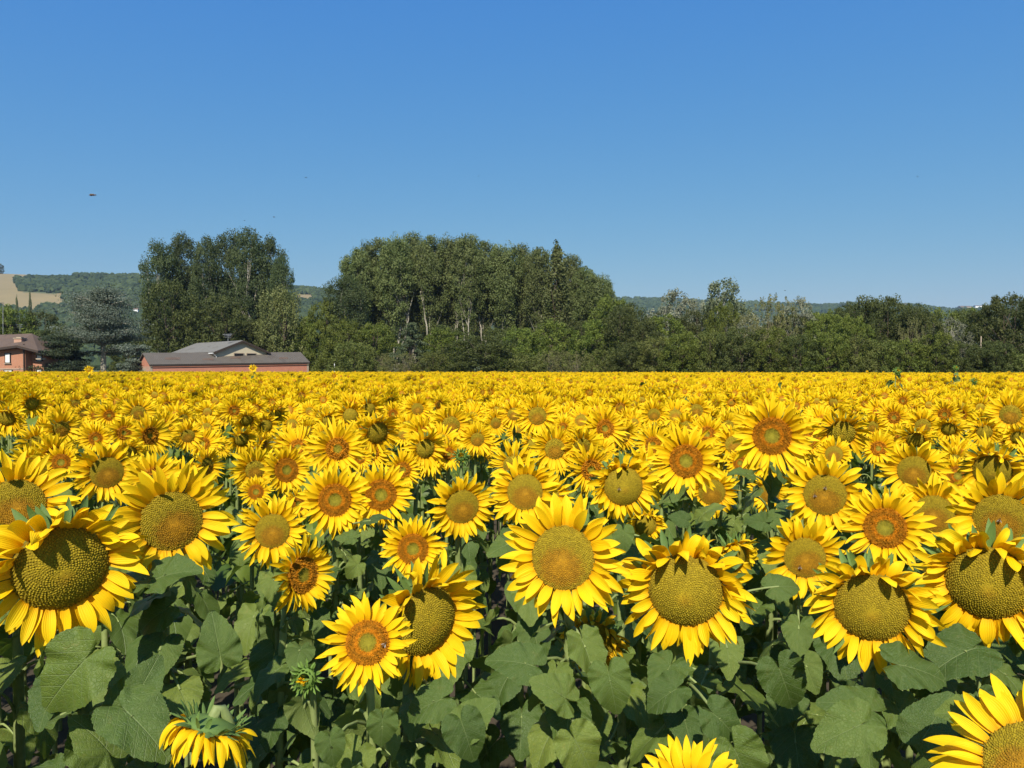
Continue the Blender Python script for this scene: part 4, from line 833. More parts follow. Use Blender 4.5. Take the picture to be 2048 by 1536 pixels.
def hwin(x0, x1, y0, y1, yy, lab=None):
    f = MB(); box(f, (HX(x0) - .14, yy - .06, HZ(y1) - .12), (HX(x1) + .14, yy - .01, HZ(y0) + .1)); w = obj('window', f.mesh('window', M['dark_in'], False), house)
    f = MB(); box(f, (HX(x0), yy - .12, HZ(y1)), (HX(x1), yy - .07, HZ(y0))); obj('shutter', f.mesh('shutter', M['white'], False), w)
    f = MB(); box(f, (HX(x0) - .2, yy - .2, HZ(y1) - .22), (HX(x1) + .2, yy - .04, HZ(y1) - .13)); obj('sill', f.mesh('sill', M['stone'], False), w)
hwin(12, 20.5, 707.5, 725, 0); hwin(63, 71.5, 708, 721, 1.4); hwin(9, 24, 741, 750, 0); hwin(62, 72, 740, 752, 1.4)
f = MB(); box(f, (HX(70), .2, HZ(719)), (HX(80), 1.38, HZ(716.5))); box(f, (HX(70), .2, HZ(708.6)), (HX(80), 1.38, HZ(706.5))); obj('balcony', f.mesh('balcony', M['stone'], False), house)
antenna(6, 668, 606, 112, .1, 'tall thin mast standing on the brick house roof', 1, .035)
antenna(40, 664, 650, 113, .55, 'television aerial on top of the brick house roof', 3, .035)

# far white houses on the hills
def far_house(px, py, wpx, hpx, D, which, label, wall=None):
    for D in np.arange(500, 2600, 8.0):       # walk along the sight line until the slope is met
        x, y, zt_ = P(px, py, D); z = float(hill_z(np.array([x]), np.array([y]), which)[0])
        if z > zt_ - 9 or D > (1500 if which == 'L' else 2500): break
    w = wpx * D / F; h = hpx * D / F; t = empty('farmhouse', (x, y, max(z, zt_ - h))); tag(t, label, 'house'); f = MB(); box(f, (-w / 2, 0, -3 - max(0, zt_ - z - 3)*0.0), (w / 2, w * .5, h * .7)); obj('wall', f.mesh('wall', wall or M['white'], False), t)
    f = MB(); f.add([[-w / 2 - .4, -.4, h * .7], [w / 2 + .4, -.4, h * .7], [w / 2 + .4, w * .5 + .4, h * .7], [-w / 2 - .4, w * .5 + .4, h * .7], [-w / 2 - .4, w * .25, h * 1.15], [w / 2 + .4, w * .25, h * 1.15]], [[0, 1, 5, 4], [2, 3, 4, 5]]); f.add(f.v[0][[0, 4, 3]], [[0, 1, 2]]); f.add(f.v[0][[1, 2, 5]], [[0, 1, 2]])
    obj('roof', f.mesh('roof', M['house_tile'], False), t)
far_house(271, 617, 9, 6, 700, 'L', 'tiny white house on the wooded slope behind the cedar')
far_house(1279, 611, 9, 6, 1300, 'R', 'tiny white house on the ridge between grove and silver tree')
far_house(1262, 606, 6, 4, 1500, 'R', 'tiniest pale house left of the white ridge house')
far_house(1812, 609, 5, 7, 1500, 'R', 'narrow white gabled house on the far ridge above the oaks')
far_house(1932, 612, 22, 4, 1700, 'R', 'long pale farm building on the far ridge beside the big oak', M['stone'])
far_house(1959, 611, 16, 3, 1750, 'R', 'low pale shed adjoining the long farm building on the ridge', M['white'])

f = MB(); tube(f, [[0, 0, -.2], [0.02, 0, 5.4]], .045, 7, cap=True); po = P(1961, HORIZON, 78); t = obj('post', f.mesh('post', M['stone']), mw=M4(np.eye(3), [po[0], po[1], 0])); tag(t, 'thin pale upright post in front of the big dark oak', 'post')
f = MB(); tube(f, [[0, 0, -.2], [0, 0, 2.9]], .05, 6, cap=True); po = P(669, HORIZON, 112); t = obj('post', f.mesh('post', M['white']), mw=M4(np.eye(3), [po[0], po[1], 0])); tag(t, 'short pale post at the field edge beside the barn', 'post')

# ================================================================== SUNFLOWERS
# x, y = middle of the disc in the photograph; S = span of the petals in pixels; DR = disc share of the span; D = distance (0: from the span)
# yaw > 0 faces right, nod > 0 faces down, both against the line of sight.
G1 = 'sunflowers standing in the front rows of the field'
HAND = [
 # x, y, S, DR, kind, yaw, nod, D, roll, label, short
 (125, 1142, 252, .70, 'C', 8, 23, 1.30, 20, 'huge drooping sunflower with bulging olive disc and green bracts above, cut by the picture edge', 'the huge drooping flower'),
 (345, 1043, 234, .52, 'B', 12, 10, 1.50, 25, 'large sunflower with gold-olive disc above two dark green leaves, beside the huge drooping one', 'the large flower above dark leaves'),
 (32, 1012, 216, .50, 'B', 0, 2, 1.75, 0, 'sunflower cut by the left edge, wide disc orange below and olive above', 'the edge-cut flower'),
 (545, 1062, 158, .44, 'B', 4, 4, 1.95, 0, 'medium sunflower with brown ring disc between the large gold-olive one and the white-stemmed leaves', 'the brown-ringed flower'),
 (606, 1150, 160, .46, 'A', 42, 10, 1.85, 0, 'sideways sunflower with narrow oval disc, lowest behind the small unopened bud', 'the sideways flower'),
 (670, 1000, 150, .44, 'A', 0, 2, 2.10, 0, 'round-faced sunflower, orange ring about a green eye, above a dark shaded leaf', 'the round-faced orange-ringed flower'),
 (762, 990, 150, .42, 'A', 6, 0, 2.35, 0, 'orange-ringed sunflower partly covered by the round-faced one and a dark leaf', 'the half-covered orange-ringed flower'),
 (826, 1098, 138, .45, 'A', -4, 6, 2.05, 0, 'small-headed sunflower with brown disc standing alone above the green stems', 'the lone small-headed flower'),
 (735, 1285, 196, .45, 'A', -2, -4, 1.25, 0, 'low front sunflower with open face and green eye, overlapping a drooping head', 'the low open-faced flower'),
 (858, 1246, 250, .58, 'C', 34, 24, 1.48, 30, 'drooping sunflower turned away behind the low open-faced one, disc partly in shade', 'the turned drooping flower'),
 (925, 1014, 152, .46, 'B', 12, 14, 2.12, 10, 'sunflower with a green bract standing up over its brown-centred disc', 'the flower with a standing bract'),
 (1050, 984, 175, .42, 'B', 0, 2, 2.15, 0, 'sunflower with many upswept petals directly behind the biggest central flower', 'the upswept flower'),
 (1125, 1116, 250, .52, 'B', -10, 4, 1.45, -8, 'biggest central sunflower, full gold-brown disc facing the camera', 'the biggest central flower'),
 (1248, 974, 175, .46, 'C', 12, 12, 2.05, 15, 'sunflower with shadowed notch and green bracts atop its oval olive disc', 'the notched flower'),
 (1372, 922, 152, .44, 'A', 0, 0, 2.40, 0, 'tall round sunflower with bright orange ring, in front of a dark leaf', 'the tall orange-ringed flower'),
 (1544, 872, 160, .47, 'A', 0, 0, 2.30, 0, 'tallest sunflower of the field, broad orange ring and green eye, on bare stem', 'the tallest flower'),
 (1370, 1186, 262, .58, 'C', -2, 23, 1.42, 0, 'big nodding sunflower with pointed petals upright over its wide olive disc', 'the big nodding flower'),
 (1468, 1122, 150, .48, 'C', 42, 34, 1.75, 10, 'shaded nodding sunflower turned away behind the big nodding one', 'the shaded nodding flower'),
 (1650, 990, 168, .50, 'B', 2, 8, 2.10, 0, 'sunflower with two bees on its orange-hearted olive disc', 'the flower with two bees'),
 (1610, 1116, 172, .48, 'B', 8, 12, 1.90, 20, 'sunflower with a bee low on its brown disc, above a pale leaf', 'the flower above a pale leaf'),
 (1770, 1056, 172, .47, 'A', 0, 0, 1.88, 0, 'neat round sunflower with brown disc and orange inner ring above a nodding head', 'the neat round flower'),
 (1744, 1220, 258, .56, 'C', 4, 24, 1.36, 6, 'nodding sunflower with shield-shaped olive disc and one green bract on top', 'the shield-disc flower'),
 (1976, 1172, 265, .58, 'C', 2, 23, 1.42, 8, 'big nodding sunflower at the right edge with row of green bracts above', 'the right-edge nodding flower'),
 (1868, 1028, 165, .46, 'B', 0, 6, 2.05, 0, 'sunflower squeezed between the neat round one and the edge flower with a bee', 'the squeezed flower'),
 (2002, 1038, 200, .50, 'B', 0, 10, 1.72, 0, 'wide sunflower with a bee on its orange centre near the right edge', 'the wide bee flower'),
 (1828, 943, 158, .40, 'B', 0, 6, 2.50, 0, 'sunflower with flaring petals and orange lower disc above the squeezed one', 'the flaring flower'),
 (1985, 944, 160, .44, 'C', 4, 22, 2.40, 0, 'sunflower with shaded upper petals over an olive netted disc near the right edge', 'the shaded-petal flower'),
 (1292, 1052, 96, .46, 'C', 6, 18, 2.30, 0, 'small dark-disced sunflower low behind the stem of the tall orange-ringed one', None),
 (1424, 985, 130, .42, 'B', 6, 14, 2.80, 0, 'sunflower hidden behind a black shaded leaf under the tall orange-ringed one', None),
 (1538, 986, 100, .40, 'B', -10, 4, 2.75, 0, 'sunflower half covered by the stem of the tallest flower', None),
 (2062, 1525, 410, .44, 'B', -20, -22, 0.98, 0, 'nearest sunflower, cut by the lower right corner with large loose petals', 'the corner flower'),
 (1385, 1600, 275, .44, 'B', 0, -10, 1.05, 0, 'sunflower rising from the bottom edge, only its pointed top petals showing', 'the bottom-edge flower'),
 (214, 945, 128, .50, 'B', 8, 6, 2.70, 10, 'sunflower with big gold disc and orange spot, upper left of the large one', 'the orange-spot flower'),
 (122, 925, 92, .38, 'A', -14, 0, 2.80, 0, 'slim sunflower with oval orange-ringed disc and long lower petals', 'the slim oval flower'),
 (573, 940, 98, .50, 'A', 22, 0, 2.70, 0, 'oval sunflower with brown spiral ring, curled petals, above the brown-ringed one', 'the oval spiral flower'),
 (675, 898, 90, .50, 'A', 6, 0, 3.00, 0, 'sunflower with wide orange disc and upswept petals above the round-faced one', 'the wide orange flower'),
 (510, 940, 84, .46, 'B', 6, 12, 3.00, 0, 'sunflower showing a half olive disc beside the oval spiral one', None),
 (512, 984, 72, .42, 'A', -8, 0, 2.60, 0, 'small orange-ringed sunflower just above the brown-ringed one', None),
 (596, 1008, 66, .46, 'A', 34, 0, 2.40, 0, 'small bright orange disc peeping between brown-ringed and round-faced flowers', None),
 (720, 917, 46, .44, 'A', 0, 0, 3.30, 0, 'tiny young sunflower with green eye below the wide orange one', None),
 (898, 908, 66, .38, 'A', 0, 0, 3.30, 0, 'orange-ringed sunflower beside a green opening bud', None),
 (806, 940, 72, .44, 'A', 12, 0, 3.10, 0, 'orange sunflower above the half-covered orange-ringed one', None),
 (756, 867, 92, .50, 'C', 26, 22, 3.40, 30, 'sunflower with large tilted bare olive disc in the middle rows', 'the tilted olive flower'),
 (852, 898, 88, .46, 'C', 24, 14, 3.20, 10, 'sunflower with egg-shaped olive disc turned aside below the tilted one', 'the egg-disc flower'),
 (902, 851, 78, .48, 'B', 10, 6, 4.00, 0, 'round olive-gold sunflower up and right of the tilted olive disc', 'the round olive-gold flower'),
 (955, 879, 64, .44, 'B', 8, 8, 4.00, 0, 'smaller gold sunflower just below the round olive-gold one', None),
 (992, 846, 50, .46, 'B', 24, 4, 4.60, 0, 'narrow oval sunflower with dangling lower petals in the middle rows', None),
 (835, 818, 54, .46, 'B', 4, 2, 5.20, 0, 'tidy sunflower with brown eye high in the middle rows', None),
 (786, 828, 40, .46, 'A', 0, 0, 5.60, 0, 'tiny perfect round orange-eyed sunflower beside the tidy brown-eyed one', None),
 (738, 820, 62, .46, 'C', 18, 18, 4.80, 20, 'olive tilted sunflower directly above the large tilted olive disc', None),
 (701, 832, 68, .46, 'C', 6, 10, 4.60, 0, 'dull olive sunflower between narrow oval and tilted heads', None),
 (656, 843, 54, .46, 'C', 32, 8, 4.60, 0, 'narrow upright oval olive sunflower with thin ragged petals', None),
 (533, 852, 58, .46, 'C', 24, 12, 4.60, 0, 'olive sunflower beside small dark leaf in the far left middle rows', None),
 (550, 831, 58, .46, 'C', 16, 36, 5.00, 0, 'strongly nodding sunflower just above the one with a dark leaf', None),
 (300, 871, 76, .44, 'A', 34, 4, 3.60, 0, 'oval orange-ringed sunflower with curled white-edged petals, turned aside', 'the curled oval flower'),
 (248, 866, 60, .44, 'A', 16, 2, 4.00, 0, 'orange-brown sunflower next to the curled oval one', None),
 (191, 877, 54, .46, 'A', -8, 0, 4.00, 0, 'neat small orange-eyed sunflower above the orange-spot one', 'the neat small orange-eyed flower'),
 (123, 858, 76, .42, 'B', 16, 14, 4.00, 0, 'spreading sunflower with blurred olive disc above the slim oval one', None),
 (71, 886, 66, .44, 'B', 10, 4, 3.80, 0, 'sunflower with orange tilted disc near the left edge', None),
 (57, 926, 56, .44, 'A', -10, 10, 3.30, 0, 'orange half disc behind a green leaf tip near the left edge', None),
 (258, 908, 72, .46, 'C', 26, 26, 3.40, 10, 'drooping sunflower in shade behind the orange-spot one', None),
 (218, 831, 46, .44, 'A', 0, 2, 5.20, 0, 'small clear orange-eyed sunflower standing in front of dark gap', None),
 (277, 825, 62, .46, 'B', 8, 4, 5.00, 0, 'gold-disced sunflower with long upper petals up from the curled oval one', None),
 (65, 808, 54, .50, 'C', 28, 20, 5.20, 20, 'dark olive tilted sunflower with a leaf beside it near the left edge', None),
 (12, 838, 60, .54, 'C', -20, 26, 4.40, 0, 'shaded drooping sunflower cut by the left edge', None),
 (152, 807, 36, .46, 'B', 14, 6, 6.20, 0, 'small brown oval sunflower far up near the left', None),
 (376, 872, 68, .40, 'B', 8, 10, 3.80, 0, 'sunflower with dull orange disc among overlapping petals past the curled oval one', None),
 (484, 880, 62, .46, 'C', 22, 22, 3.90, 10, 'drooping olive sunflower over dark leaves left of the oval spiral one', None),
 (494, 842, 58, .46, 'C', 20, 34, 4.50, 0, 'nodding sunflower with petals curled over its shaded disc', None),
 (468, 822, 48, .44, 'A', 20, 0, 5.00, 0, 'sunflower with orange crescent disc and a white-edged petal across', None),
 (360, 955, 84, .40, 'B', 0, -18, 3.00, 0, 'sunflower facing the sky, seen rim-on over the large gold-olive one', None),
 (415, 932, 84, .40, 'B', 50, 4, 3.10, 0, 'sunflower seen sideways beside the one facing the sky', None),
 (1210, 857, 84, .42, 'A', 18, 0, 3.80, 0, 'orange crescent-disced sunflower turned aside in the middle rows', 'the orange crescent flower'),
 (1075, 832, 78, .48, 'B', 4, 4, 4.20, 0, 'bold round brown-gold sunflower with dark centre in the middle rows', 'the bold brown-gold flower'),
 (1028, 828, 60, .44, 'B', 0, 2, 4.60, 0, 'sunflower overlapped by the bold brown-gold one', None),
 (1126, 855, 52, .38, 'A', 4, 0, 4.60, 0, 'small sunflower with narrow orange centre and many petals', None),
 (1110, 898, 92, .46, 'B', 10, 6, 3.20, 0, 'sunflower with tall gold disc beneath the small many-petalled one', 'the tall gold flower'),
 (1066, 888, 66, .36, 'C', 8, 4, 3.60, 0, 'dull half-hidden sunflower beside the tall gold one', None),
 (1165, 892, 84, .40, 'B', 10, 26, 3.20, 0, 'bent sunflower with olive disc peeking behind the notched one', None),
 (1308, 829, 58, .44, 'B', 10, 6, 4.80, 0, 'upswept gold sunflower above the tall orange-ringed one', None),
 (1393, 821, 54, .50, 'B', 0, 4, 5.20, 0, 'crisp round brown sunflower between the two tall orange-ringed flowers', None),
 (1456, 852, 54, .44, 'B', 10, 8, 4.40, 0, 'brown sunflower just beside the petals of the tallest one', None),
 (1306, 890, 80, .40, 'A', -22, 0, 3.30, 0, 'orange sunflower half behind the tall orange-ringed one', None),
 (1480, 926, 72, .38, 'A', 0, 0, 2.95, 0, 'small orange eye between the two tall orange-ringed flowers', None),
 (1620, 880, 72, .50, 'A', 24, 0, 3.20, 0, 'orange disc half behind the petals of the tallest flower', None),
 (1683, 868, 104, .52, 'C', 6, 24, 3.00, 10, 'large nodding sunflower with wide olive disc right of the tallest one', 'the large olive nodder'),
 (1668, 908, 96, .36, 'B', 0, -8, 2.75, 0, 'bright sunflower seen from above, overlapping the large olive nodder', None),
 (1757, 897, 76, .38, 'A', 8, -6, 3.10, 0, 'orange-centred sunflower up and left of the flaring one', None),
 (1831, 881, 78, .44, 'C', 0, 30, 3.20, 0, 'nodding sunflower directly above the flaring one', None),
 (1788, 835, 54, .44, 'A', 0, 2, 4.60, 0, 'neat brown-eyed sunflower with even petals in the right middle rows', None),
 (1846, 852, 66, .46, 'B', 4, 6, 4.20, 0, 'gold-disced sunflower with orange heart in the right middle rows', None),
 (1889, 829, 56, .42, 'A', 0, 6, 4.80, 0, 'sunflower with rough orange disc up from the leaf-covered one', None),
 (1898, 859, 62, .46, 'C', 0, 28, 4.00, 0, 'nodding sunflower with a spread green leaf before it', 'the leaf-covered nodder'),
 (1970, 865, 64, .48, 'C', 22, 16, 4.00, 0, 'tilted dark olive sunflower with an insect on its disc, right middle rows', None),
 (2021, 829, 80, .49, 'B', 0, 0, 4.20, 0, 'bold round gold sunflower touching the right edge, high in the rows', 'the bold right-edge flower'),
 (2036, 876, 62, .44, 'C', 6, 24, 3.90, 0, 'half olive disc at the right edge below the bold round one', None),
 (1916, 952, 100, .40, 'A', 8, -6, 2.75, 0, 'sunflower fanning its petals between flaring and shaded-petal flowers', None),
 (1806, 802, 34, .46, 'A', 0, 2, 6.60, 0, 'small round brown sunflower high in the right rows', None),
 (1858, 801, 34, .46, 'B', 0, 2, 6.60, 0, 'second small brown sunflower in the high right rows, just past the round one', None),
 (1745, 853, 50, .44, 'B', 6, 10, 4.40, 0, 'gold sunflower beneath a dark leaf in the right rows', None),
 (178, 740, 15, .5, 'B', 0, 0, 22.0, 0, 'lone tall sunflower rising above the horizon before the big cedar', None),
 (506, 737, 14, .5, 'B', 0, 0, 24.0, 0, 'lone tall sunflower standing out against the barn wall', None),
]
FOOT = {0: (.10, .05), 9: (.03, .05)}       # where a stem foot stands away from its head
DOWN = np.array([0, 0, -1.0]); UP = np.array([0, 0, 1.0])
HEADS = {}
def head_meshes(kind, lod, seed, g, Lm=1.0):
    rg = np.random.default_rng(seed)
    return (receptacle_mb(rg, kind, g, lod), disc_mb(rg, kind, lod), petals_mb(rg, kind, g, lod, Lm))
def head_bank(kind, lod, var):
    k = (kind, lod, var)
    if k not in HEADS:
        nod = {'A': 5, 'B': 15, 'C': 35}[kind]; g = np.array([0, -math.cos(R_(nod)), math.sin(R_(nod))])
        a, b, c = head_meshes(kind, lod, 900 + 31 * var + ord(kind) * 7 + lod, g, 1.5)
        HEADS[k] = (a.mesh('flower_head', M['head']), b.mesh('seed_disc', M['disc']), c.mesh('petals', M['petal' if lod < 2 else 'petal_far']))
    return HEADS[k]
LEAVES = {}
def leaf_bank(lod, var):
    if (lod, var) not in LEAVES:
        rg = np.random.default_rng(300 + var * 7 + lod)
        LEAVES[lod, var] = leaf_mb(rg, lod, rg.uniform(.10, .42), rg.uniform(.25, 1.0), rg.uniform(.03, .075)).mesh('leaf', M['leaf' if lod <= 1 else 'leaf_far'])
    return LEAVES[lod, var]

def leaf_frames(rg, base, C, n_leaf, size, top=0.10, low=0.95, toward=None):
    """leaf placements round a stem: (joint on stem height, blade joint, matrix)"""
    out = []; a0 = rg.uniform(0, 6.28)
    for i in range(n_leaf):
        q = (i + rg.uniform(0.2, 0.8)) / n_leaf; h = C[2] - top - (low - top) * q
        a = a0 + i * 2.4 + rg.normal(0, .25)
        s = size * rg.uniform(.75, 1.15) * (0.62 + 0.5 * min(1, q * 2.2)); L = s * rg.uniform(.45, .8)
        el = rg.uniform(0.1, 0.9); o = np.array([math.cos(a), math.sin(a), 0]); f = np.clip(h / C[2], 0, 1)
        S = np.array([base[0] + (C[0] - base[0]) * f ** 2, base[1] + (C[1] - base[1]) * f ** 2, h])
        A = S + L * (o * math.cos(el) + UP * math.sin(el)); dip = rg.uniform(.15, 1.15)
        y = nrm(o * math.cos(dip) - UP * math.sin(dip) + rg.normal(0, .12, 3)); z0 = nrm(UP + o * 0.5 + rg.normal(0, .25, 3)); x = nrm(np.cross(y, z0)); z = np.cross(x, y)
        out.append((S, A, np.stack([x, y, z], 1) * s, s))
    return out
def petiole(mb, S, A, y, rad, n=6, sides=6):
    mid = (S + A) / 2 + UP * 0.02; tube(mb, bez(S - UP * 0.02, S * .6 + mid * .4 + UP * .012, mid * .4 + A * .6 - y * .01, A + y * .012, n), np.linspace(1.25, .7, n) * rad, sides)

def pick_normal(C, yaw, nod):
    v = nrm(np.array([C[0], C[1], C[2] - CAM_H])); hz = math.atan2(-v[0], v[1]); a = math.atan2(v[2], math.hypot(v[0], v[1]))   # a < 0: looking down
    # facing the camera means pointing up by -a; nod turns it down from there
    up = -a - R_(nod); d = hz + R_(yaw)
    return np.array([math.sin(d) * math.cos(up), -math.cos(d) * math.cos(up), math.sin(up)])

def sunflower(C, n, R, kind, lod, label, group, seed, unique=False, n_leaf=9, leaf_size=.105, foot=None, roll=0.0, extra_leaves=(), single_leaves=True, top=.10, name='sunflower', low=.95):
    rg = np.random.default_rng(seed); fx, fy = foot if foot else (rg.normal(0, .02), rg.normal(0.02, .02))
    base = np.array([C[0] - n[0] * .12 + fx, C[1] - n[1] * .12 + fy, 0.0])
    t = empty(name, base); tag(t, label, 'sunflower', group)
    Rm = frame(n, UP)
    if roll: Rm = Rm @ rotz(R_(roll))
    if unique:
        g = Rm.T @ DOWN; a, b, c = head_meshes(kind, lod, seed, g); pm = M['petal_wilt'] if kind == 'W' else M['petal']
        hm = (a.mesh('flower_head', M['head']), b.mesh('seed_disc', M['disc']), c.mesh('petals', pm))
    else: hm = head_bank(kind, lod, seed % 8)
    mat = M4(Rm * R, C - base - n * R * DOME[kind] * .5); h = obj('flower_head', hm[0], t, mat)
    obj('seed_disc', hm[1], h); obj('petals', hm[2], h)
    st = MB(); back = C - base - n * R * .55; hd = np.array([0, 0, back[2]]); bend = back - n * max(.06, R * 1.1) + UP * (.02 + .05 * max(0, -n[2]))
    pts = bez([0, 0, -.05], [0, 0, back[2] * .75], bend + [0, 0, -.02], back, 16 if lod < 2 else 8)
    tube(st, pts, np.interp(np.linspace(0, 1, len(pts)), [0, .6, .9, 1], [.0150, .0115, .0095, .013]) * (R / .065) ** .5, 10 if lod == 0 else 6)
    fr = leaf_frames(rg, np.zeros(3), C - base, n_leaf, leaf_size, top, low); fr = list(extra_leaves) and fr + [((S - base), (A - base), m_, s_) for S, A, m_, s_ in extra_leaves] or fr
    lm = MB(); ll = 0 if lod == 0 else (1 if lod == 1 else 2)
    for i, (S, A, m_, s_) in enumerate(fr):
        # start the stalk on the stem itself
        k = int(np.argmin(np.abs(pts[:, 2] - (S[2] - .0)) + (np.arange(len(pts)) > len(pts) * .93) * 9)); S = pts[k]
        petiole(st, S, A, m_[:, 1] / s_, .0042 * (s_ / .12) ** .5, 6 if lod < 2 else 3, 6 if lod == 0 else 4)
        if single_leaves: obj('leaf', leaf_bank(ll, int(rg.integers(0, 10 if ll == 0 else 5))), t, M4(m_, A))
        else:
            b = leaf_mb(rg, 1 if lod == 1 else 2, rg.uniform(.1, .4), rg.uniform(.3, 1.0)); lm.addmb(b, M4(m_, A))
    if not single_leaves and lm.nv: obj('leaves', lm.mesh('leaves', M['leaf_far']), t)
    obj('stem', st.mesh('stem', M['stem']), t); return t

def placed_leaf(x, y, D, size_px, ang, face=0.55, swing=0.0, stem=None, h=-.06):
    """a leaf whose joint is seen at (x, y): ang = direction of its tip on the picture (0 right, 90 up), face = how much its upper side turns to the camera"""
    A = P(x, y, D); s = .84 * size_px * D / F; yv = nrm(np.array([math.cos(R_(ang)), swing, math.sin(R_(ang))])); toc = nrm(np.array([0, 0, CAM_H]) - A)
    zh = nrm(toc * face + UP * (1 - face)); xv = nrm(np.cross(yv, zh)); zv = np.cross(xv, yv)
    S = A + np.array([stem[0], stem[1], h]) if stem is not None else A + np.array([0, .08, h])
    return (S, A, np.stack([xv, yv, zv], 1) * s, s)
# leaves seen clearly in the photograph, by flower number
XL = {
 0: [placed_leaf(170, 1320, 1.22, 165, -132, .7, -.2, (.05, .1)), placed_leaf(255, 1425, 1.20, 150, -30, .45, -.3, (0, .1)), placed_leaf(262, 1415, 1.24, 120, 65, .8, .1, (0, .1)), placed_leaf(215, 1500, 1.3, 120, 120, .4, -.2, (0, .1))],
 1: [placed_leaf(300, 1160, 1.42, 125, 176, .15, -.1, (.08, .1)), placed_leaf(320, 1155, 1.40, 100, 22, .5, -.1, (.06, .1)), placed_leaf(440, 1310, 1.45, 100, 100, .8, 0, (-.03, .08)), placed_leaf(330, 1220, 1.5, 90, -150, .6, -.1, (.05, .08))],
 12: [placed_leaf(1218, 1350, 1.35, 100, -78, .85, -.2, (-.02, .1)), placed_leaf(1130, 1395, 1.36, 95, 140, .6, -.2, (.04, .1)), placed_leaf(1150, 1480, 1.25, 110, -60, .75, -.1, (.05, .1)), placed_leaf(1060, 1330, 1.4, 105, 165, .6, 0, (.1, .1))],
 16: [placed_leaf(1430, 1430, 1.3, 95, -40, .75, -.1, (-.02, .08)), placed_leaf(1350, 1380, 1.38, 90, -150, .6, 0, (.03, .08)), placed_leaf(1470, 1500, 1.28, 130, -65, .7, 0, (-.04, .1))],
 21: [placed_leaf(1720, 1450, 1.22, 125, -160, .75, -.1, (.04, .1)), placed_leaf(1800, 1330, 1.3, 120, -10, .5, -.1, (-.02, .1)), placed_leaf(1740, 1420, 1.3, 110, 160, .5, .1, (.02, .1))],
 22: [placed_leaf(1940, 1300, 1.36, 140, 195, .45, -.2, (.05, .1)), placed_leaf(1850, 1470, 1.22, 120, 60, .8, 0, (.15, .1))],
 8: [placed_leaf(765, 1440, 1.18, 72, -92, .85, -.1, (0, .06)), placed_leaf(660, 1480, 1.15, 70, -80, .8, -.1, (.05, .08)), placed_leaf(700, 1560, 1.15, 80, -80, .7, -.1, (.05, .08))],
 9: [placed_leaf(925, 1450, 1.28, 100, -70, .8, -.1, (-.02, .08)), placed_leaf(930, 1450, 1.3, 90, 40, .75, .1, (0, .08)), placed_leaf(880, 1400, 1.36, 100, 200, .6, 0, (.04, .08))],
 15: [placed_leaf(1500, 950, 2.25, 50, 160, .3, -.1, (.03, .04)), placed_leaf(1530, 1045, 2.2, 45, 170, .8, 0, (.02, .04)), placed_leaf(1548, 1040, 2.2, 45, 30, .8, 0, (0, .04))],
 14: [placed_leaf(1405, 1030, 2.35, 62, 42, .1, .1, (-.02, .04)), placed_leaf(1370, 1040, 2.3, 40, 160, .7, 0, (.02, .04)), placed_leaf(1360, 990, 2.4, 55, 190, .3, 0, (.02, .04))],
 5: [placed_leaf(735, 1045, 2.05, 60, 28, .1, .1, (-.03, .04)), placed_leaf(715, 1130, 2.0, 48, -140, .7, 0, (.02, .04)), placed_leaf(705, 1075, 2.0, 45, 170, .4, 0, (.02, .04))],
 17: [placed_leaf(1548, 1175, 1.8, 70, 12, .6, 0, (-.03, .04)), placed_leaf(1560, 1340, 1.55, 110, -70, .75, -.1, (.02, .05))],
 30: [placed_leaf(1950, 1430, 1.1, 90, 170, .6, 0, (.1, .1))],
}
placed = []
for i, (x, y, S, DR, kind, yaw, nod, D, roll, label, short) in enumerate(HAND):
    if D == 0: D = 1500 * .25 / S
    C = P(x, y, D); n = pick_normal(C, yaw, nod); R = S * DR * D / F / 2; lod = 0 if D < 3.0 else 1
    tall = D > 15
    if tall: lod = 2
    sunflower(C, n, R, kind, lod, label, 'tall sunflowers rising above the rest' if tall else G1, 2000 + i * 13, unique=D < 3.0, n_leaf=26 if D < 1.7 else (18 if D < 3 else 9),
              leaf_size=.105, foot=FOOT.get(i), roll=roll, extra_leaves=XL.get(i, ()), single_leaves=D < 4.1, top=.13 if D < 1.6 else .10)
    placed.append((C[0], C[1], x, y, S, short, kind))

# wilted heads and buds
C = P(1185, 1285, 1.70); sunflower(C, pick_normal(C, -6, 34), .050, 'W', 0, 'wilted sunflower with shrivelled hanging brownish petals behind the stem of the biggest central flower', None, 71, unique=True, n_leaf=6)
C = P(418, 1462, 1.20); tdown = sunflower(C, nrm(np.array([-.30, -.25, -1.0])), .040, 'D', 0, 'sunflower hanging face down, showing green back bracts and dangling yellow petals', None, 73, unique=True, n_leaf=7, foot=(.07, .05), low=.8)
placed += [(P(1185, 1285, 1.7)[0], 1.7, 1185, 1285, 0, None, ''), (P(425, 1430, 1.2)[0], 1.2, 425, 1430, 0, None, '')]

